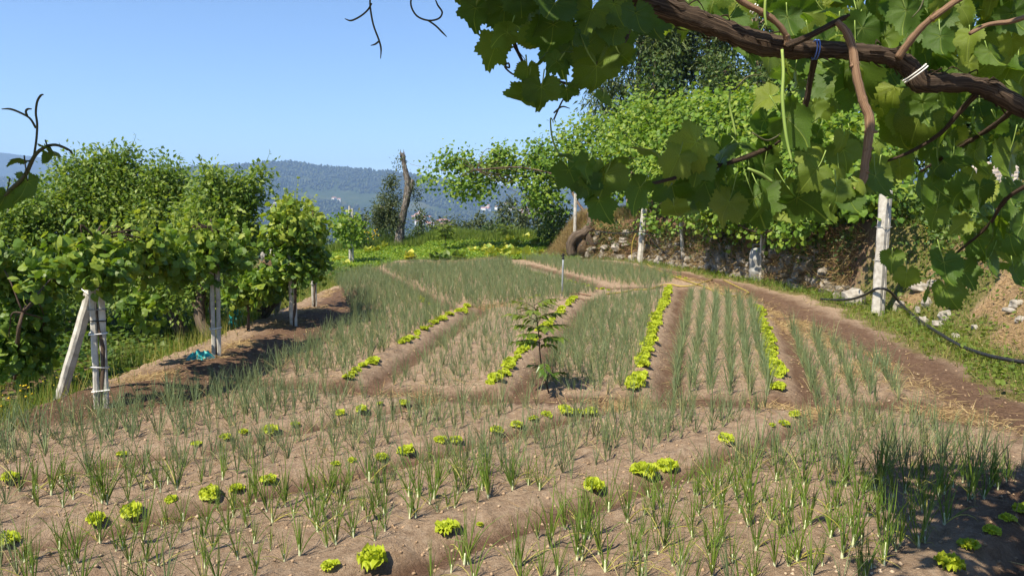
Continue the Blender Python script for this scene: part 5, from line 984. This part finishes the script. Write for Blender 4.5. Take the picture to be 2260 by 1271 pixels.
def mound(name, lb, cat, c, r, hgt, mat, nz=.25, n=28, ex=1.):
    b = MB(); u = np.linspace(-1, 1, n); A, B = np.meshgrid(u, u, indexing='ij'); rr = np.sqrt(A*A+B*B)
    z = hgt*np.clip(1-rr**2, 0, 1)**ex*(1+nz*(fbm(A*3+c[0], B*3, 3, 11)-.5)*2)+nz*.4*hgt*(fbm(A*8, B*8+c[1], 3, 12)-.5)*(rr < .98)-.03; V = np.stack([c[0]+A*r[0], c[1]+B*r[1], c[2]+z], -1).reshape(-1, 3)
    i = np.arange(n-1)[:, None]*n; j = np.arange(n-1)[None]; F = np.stack([i+j, i+n+j, i+n+j+1, i+j+1], -1).reshape(-1, 4); F = F[rr.ravel()[F].min(1) < 1]
    b.add(V, F, .5); return tag(b.build(name, mat, None, True, tuple(c)), lb, cat)
c = P(596, 622, 21.5); mound('compost_heap', 'brown heap of rotting straw and earth behind the sunny vine bush', 'compost heap', (c[0], c[1], Hs(c[0], c[1])), (.75, .9), 2+(470-572)/FPX*21.5-Hs(c[0], c[1]), M['earth'], .3)
x, y = U(c[0]-.8, c[0]+.8, 900), U(c[1]-.9, c[1]+.5, 900); rr = np.clip(1-((x-c[0])/.75)**2-((y-c[1])/.9)**2, 0, 1); k = rr > .03; zz = Hs(c[0], c[1])+(2-102/FPX*21.5-Hs(c[0], c[1]))*rr
b = lay('x', blade_tpl(1, .3, 1), x[k], y[k], zz[k]+.03, U(.1, .3, k.sum()), U(.008, .014, k.sum()), rng.normal(size=k.sum())*.3, M['dry']); tag(b.build('compost_straw', M['dry']), 'dry stalks thrown over the brown compost heap', 'straw', None, 'stuff')
g = G(447, 795); mound('plastic_sheet', 'crumpled teal plastic sheet lying by the second vine post', 'plastic sheet', (g[0]-.02, g[1], Hs(g[0], g[1])), (.2, .15), .1, M['teal'], 1.1, 26, .6)
g = G(520, 700); mound('plastic_bag', 'bluish green net bag standing in the weeds behind the vine row', 'bag', (g[0], g[1], Hs(g[0], g[1])), (.16, .14), .42, M['teal'], .5, 24, .5)
d = 20.; a0, a1 = P(2126, 420, d), P(2246, 420, d); zt = 2+(470-372)/FPX*d; zb = Hs(a0[0], d)-.2; pw = thing('pale_wall', (float(a0[0]+a1[0])/2, d, zb), 'sunlit piece of pale stonework covered with wire mesh on the upper bank', 'wall'); b = MB(); n = 16; V = []
for i in range(n+1):
    x = a0[0]+(a1[0]-a0[0])*i/n
    for z, y in ((zb, d), (zt-.35+.45*i/n*0+.5*min(1, i/6)-.15*(i > 12)+.05*rng.normal(), d), (zt-.4+.5*min(1, i/6)-.15*(i > 12), d+.5), (zb, d+.5)): V.append((x, y+.02*rng.normal(), z))
i = np.arange(n)[:, None]*4; j = np.arange(4)[None]; b.add(V, [np.stack([i+j, i+4+j, i+4+(j+1) % 4, i+(j+1) % 4], -1).reshape(-1, 4), np.array([[0, 1, 2, 3], [4*n+3, 4*n+2, 4*n+1, 4*n]])]); part(b, 'stonework', M['plaster'], pw, False)
b = MB()
for i in range(13): x = a0[0]+(a1[0]-a0[0])*i/12; b.tube([(x, d-.05, zb), (x+.05, d-.06, zt-.1)], .006, 4, .5, 1)
for i in range(12): z = zb+(zt-zb)*(i+.5)/12; b.tube([(a0[0], d-.05, z), (a1[0], d-.055, z+.04)], .006, 4, .5, 1)
part(b, 'wire_mesh', M['wire'], pw)
# cabbages and flowers of the far plot
def cabbage_mesh(n, sz, up):
    b = MB(); az = np.arange(n)*2.4; el = U(.2, 1.2, n)*up; t = np.stack([np.cos(az)*np.cos(el), np.sin(az)*np.cos(el), np.sin(el)], 1)
    leafstamp(b, [LEAF6, LEAF_LO], t*.03+[0, 0, .05], t, np.stack([-np.cos(az)*np.sin(el), -np.sin(az)*np.sin(el), np.cos(el)], 1), sz*U(.7, 1.2, n), rng.random(n), 1.05); return b
CM = [cabbage_mesh(26, .42, 1.).mesh('cabbage', M['cabbage'], False) for _ in range(3)]; CG = [cabbage_mesh(16, .34, .8).mesh('cabbage', M['cover'], False) for _ in range(2)]
def cab(px, py, s, ms, lb, gp_):
    g = G(px, py); o = bpy.data.objects.new('cabbage', ms[rng.integers(len(ms))]); COL.objects.link(o); o.location = (g[0], g[1], Hs(g[0], g[1])); o.scale = (s, s, s*(.9+.6*rng.random())); o.rotation_euler = (0, 0, 6.28*rng.random()); tag(o, lb, 'cabbage', gp_)
for _ in range(34): cab(1122+58*rng.normal()*.55, 557+9*rng.normal(), 1.0, CM, 'yellowing bolted cabbage plant in the bright patch by the dry grass mound', 'yellow cabbages')
for a in ((812, 548), (830, 547), (848, 544), (756, 556), (765, 570), (905, 577), (740, 560)): cab(*a, .8, CM, 'pale leaved cabbage along the edge of the green plot near the post row', 'pale cabbages')
for a in ((960, 581), (985, 580), (1005, 574), (1018, 578), (972, 577)): cab(*a, 1., CG, 'dark leafy cabbage at the near edge of the green plot', 'dark cabbages')
b = MB(); n = 260; x = np.concatenate([U(-6.3, -5., 30), U(7.6, 12, 200), U(-9, -8, 30)]); y = np.concatenate([U(7.3, 9, 30), U(10, 20, 200), U(43, 45, 30)]); oc = (oc, [of], np.zeros((6, 3)))
z = H(x, y)+np.concatenate([U(.2, .35, 30), U(.1, .6, 200), U(.8, 1.3, 30)]); b.stamp(oc, zrots(n, np.concatenate([U(.01, .018, 230), U(.04, .07, 30)]), .3), np.stack([x, y, z], 1), rng.random(n)); tag(b.build('yellow_blossom', M['flower']), 'tiny yellow wildflowers scattered through the weeds', 'wildflowers', None, 'stuff')
# ---------------------------------------------------------------- the air over the valley
b = MB(); b.box((0, 4600, 190), (23000, 9800, 920)); m, t, o = nmat('haze')
pv = t.nodes.new('ShaderNodeVolumePrincipled'); pv.inputs['Color'].default_value = (.42, .62, 1, 1); pv.inputs['Density'].default_value = 1.25e-4; pv.inputs['Anisotropy'].default_value = .1
t.links.new(pv.outputs[0], o.inputs['Volume']); tag(b.build('haze', m), kind='stuff')
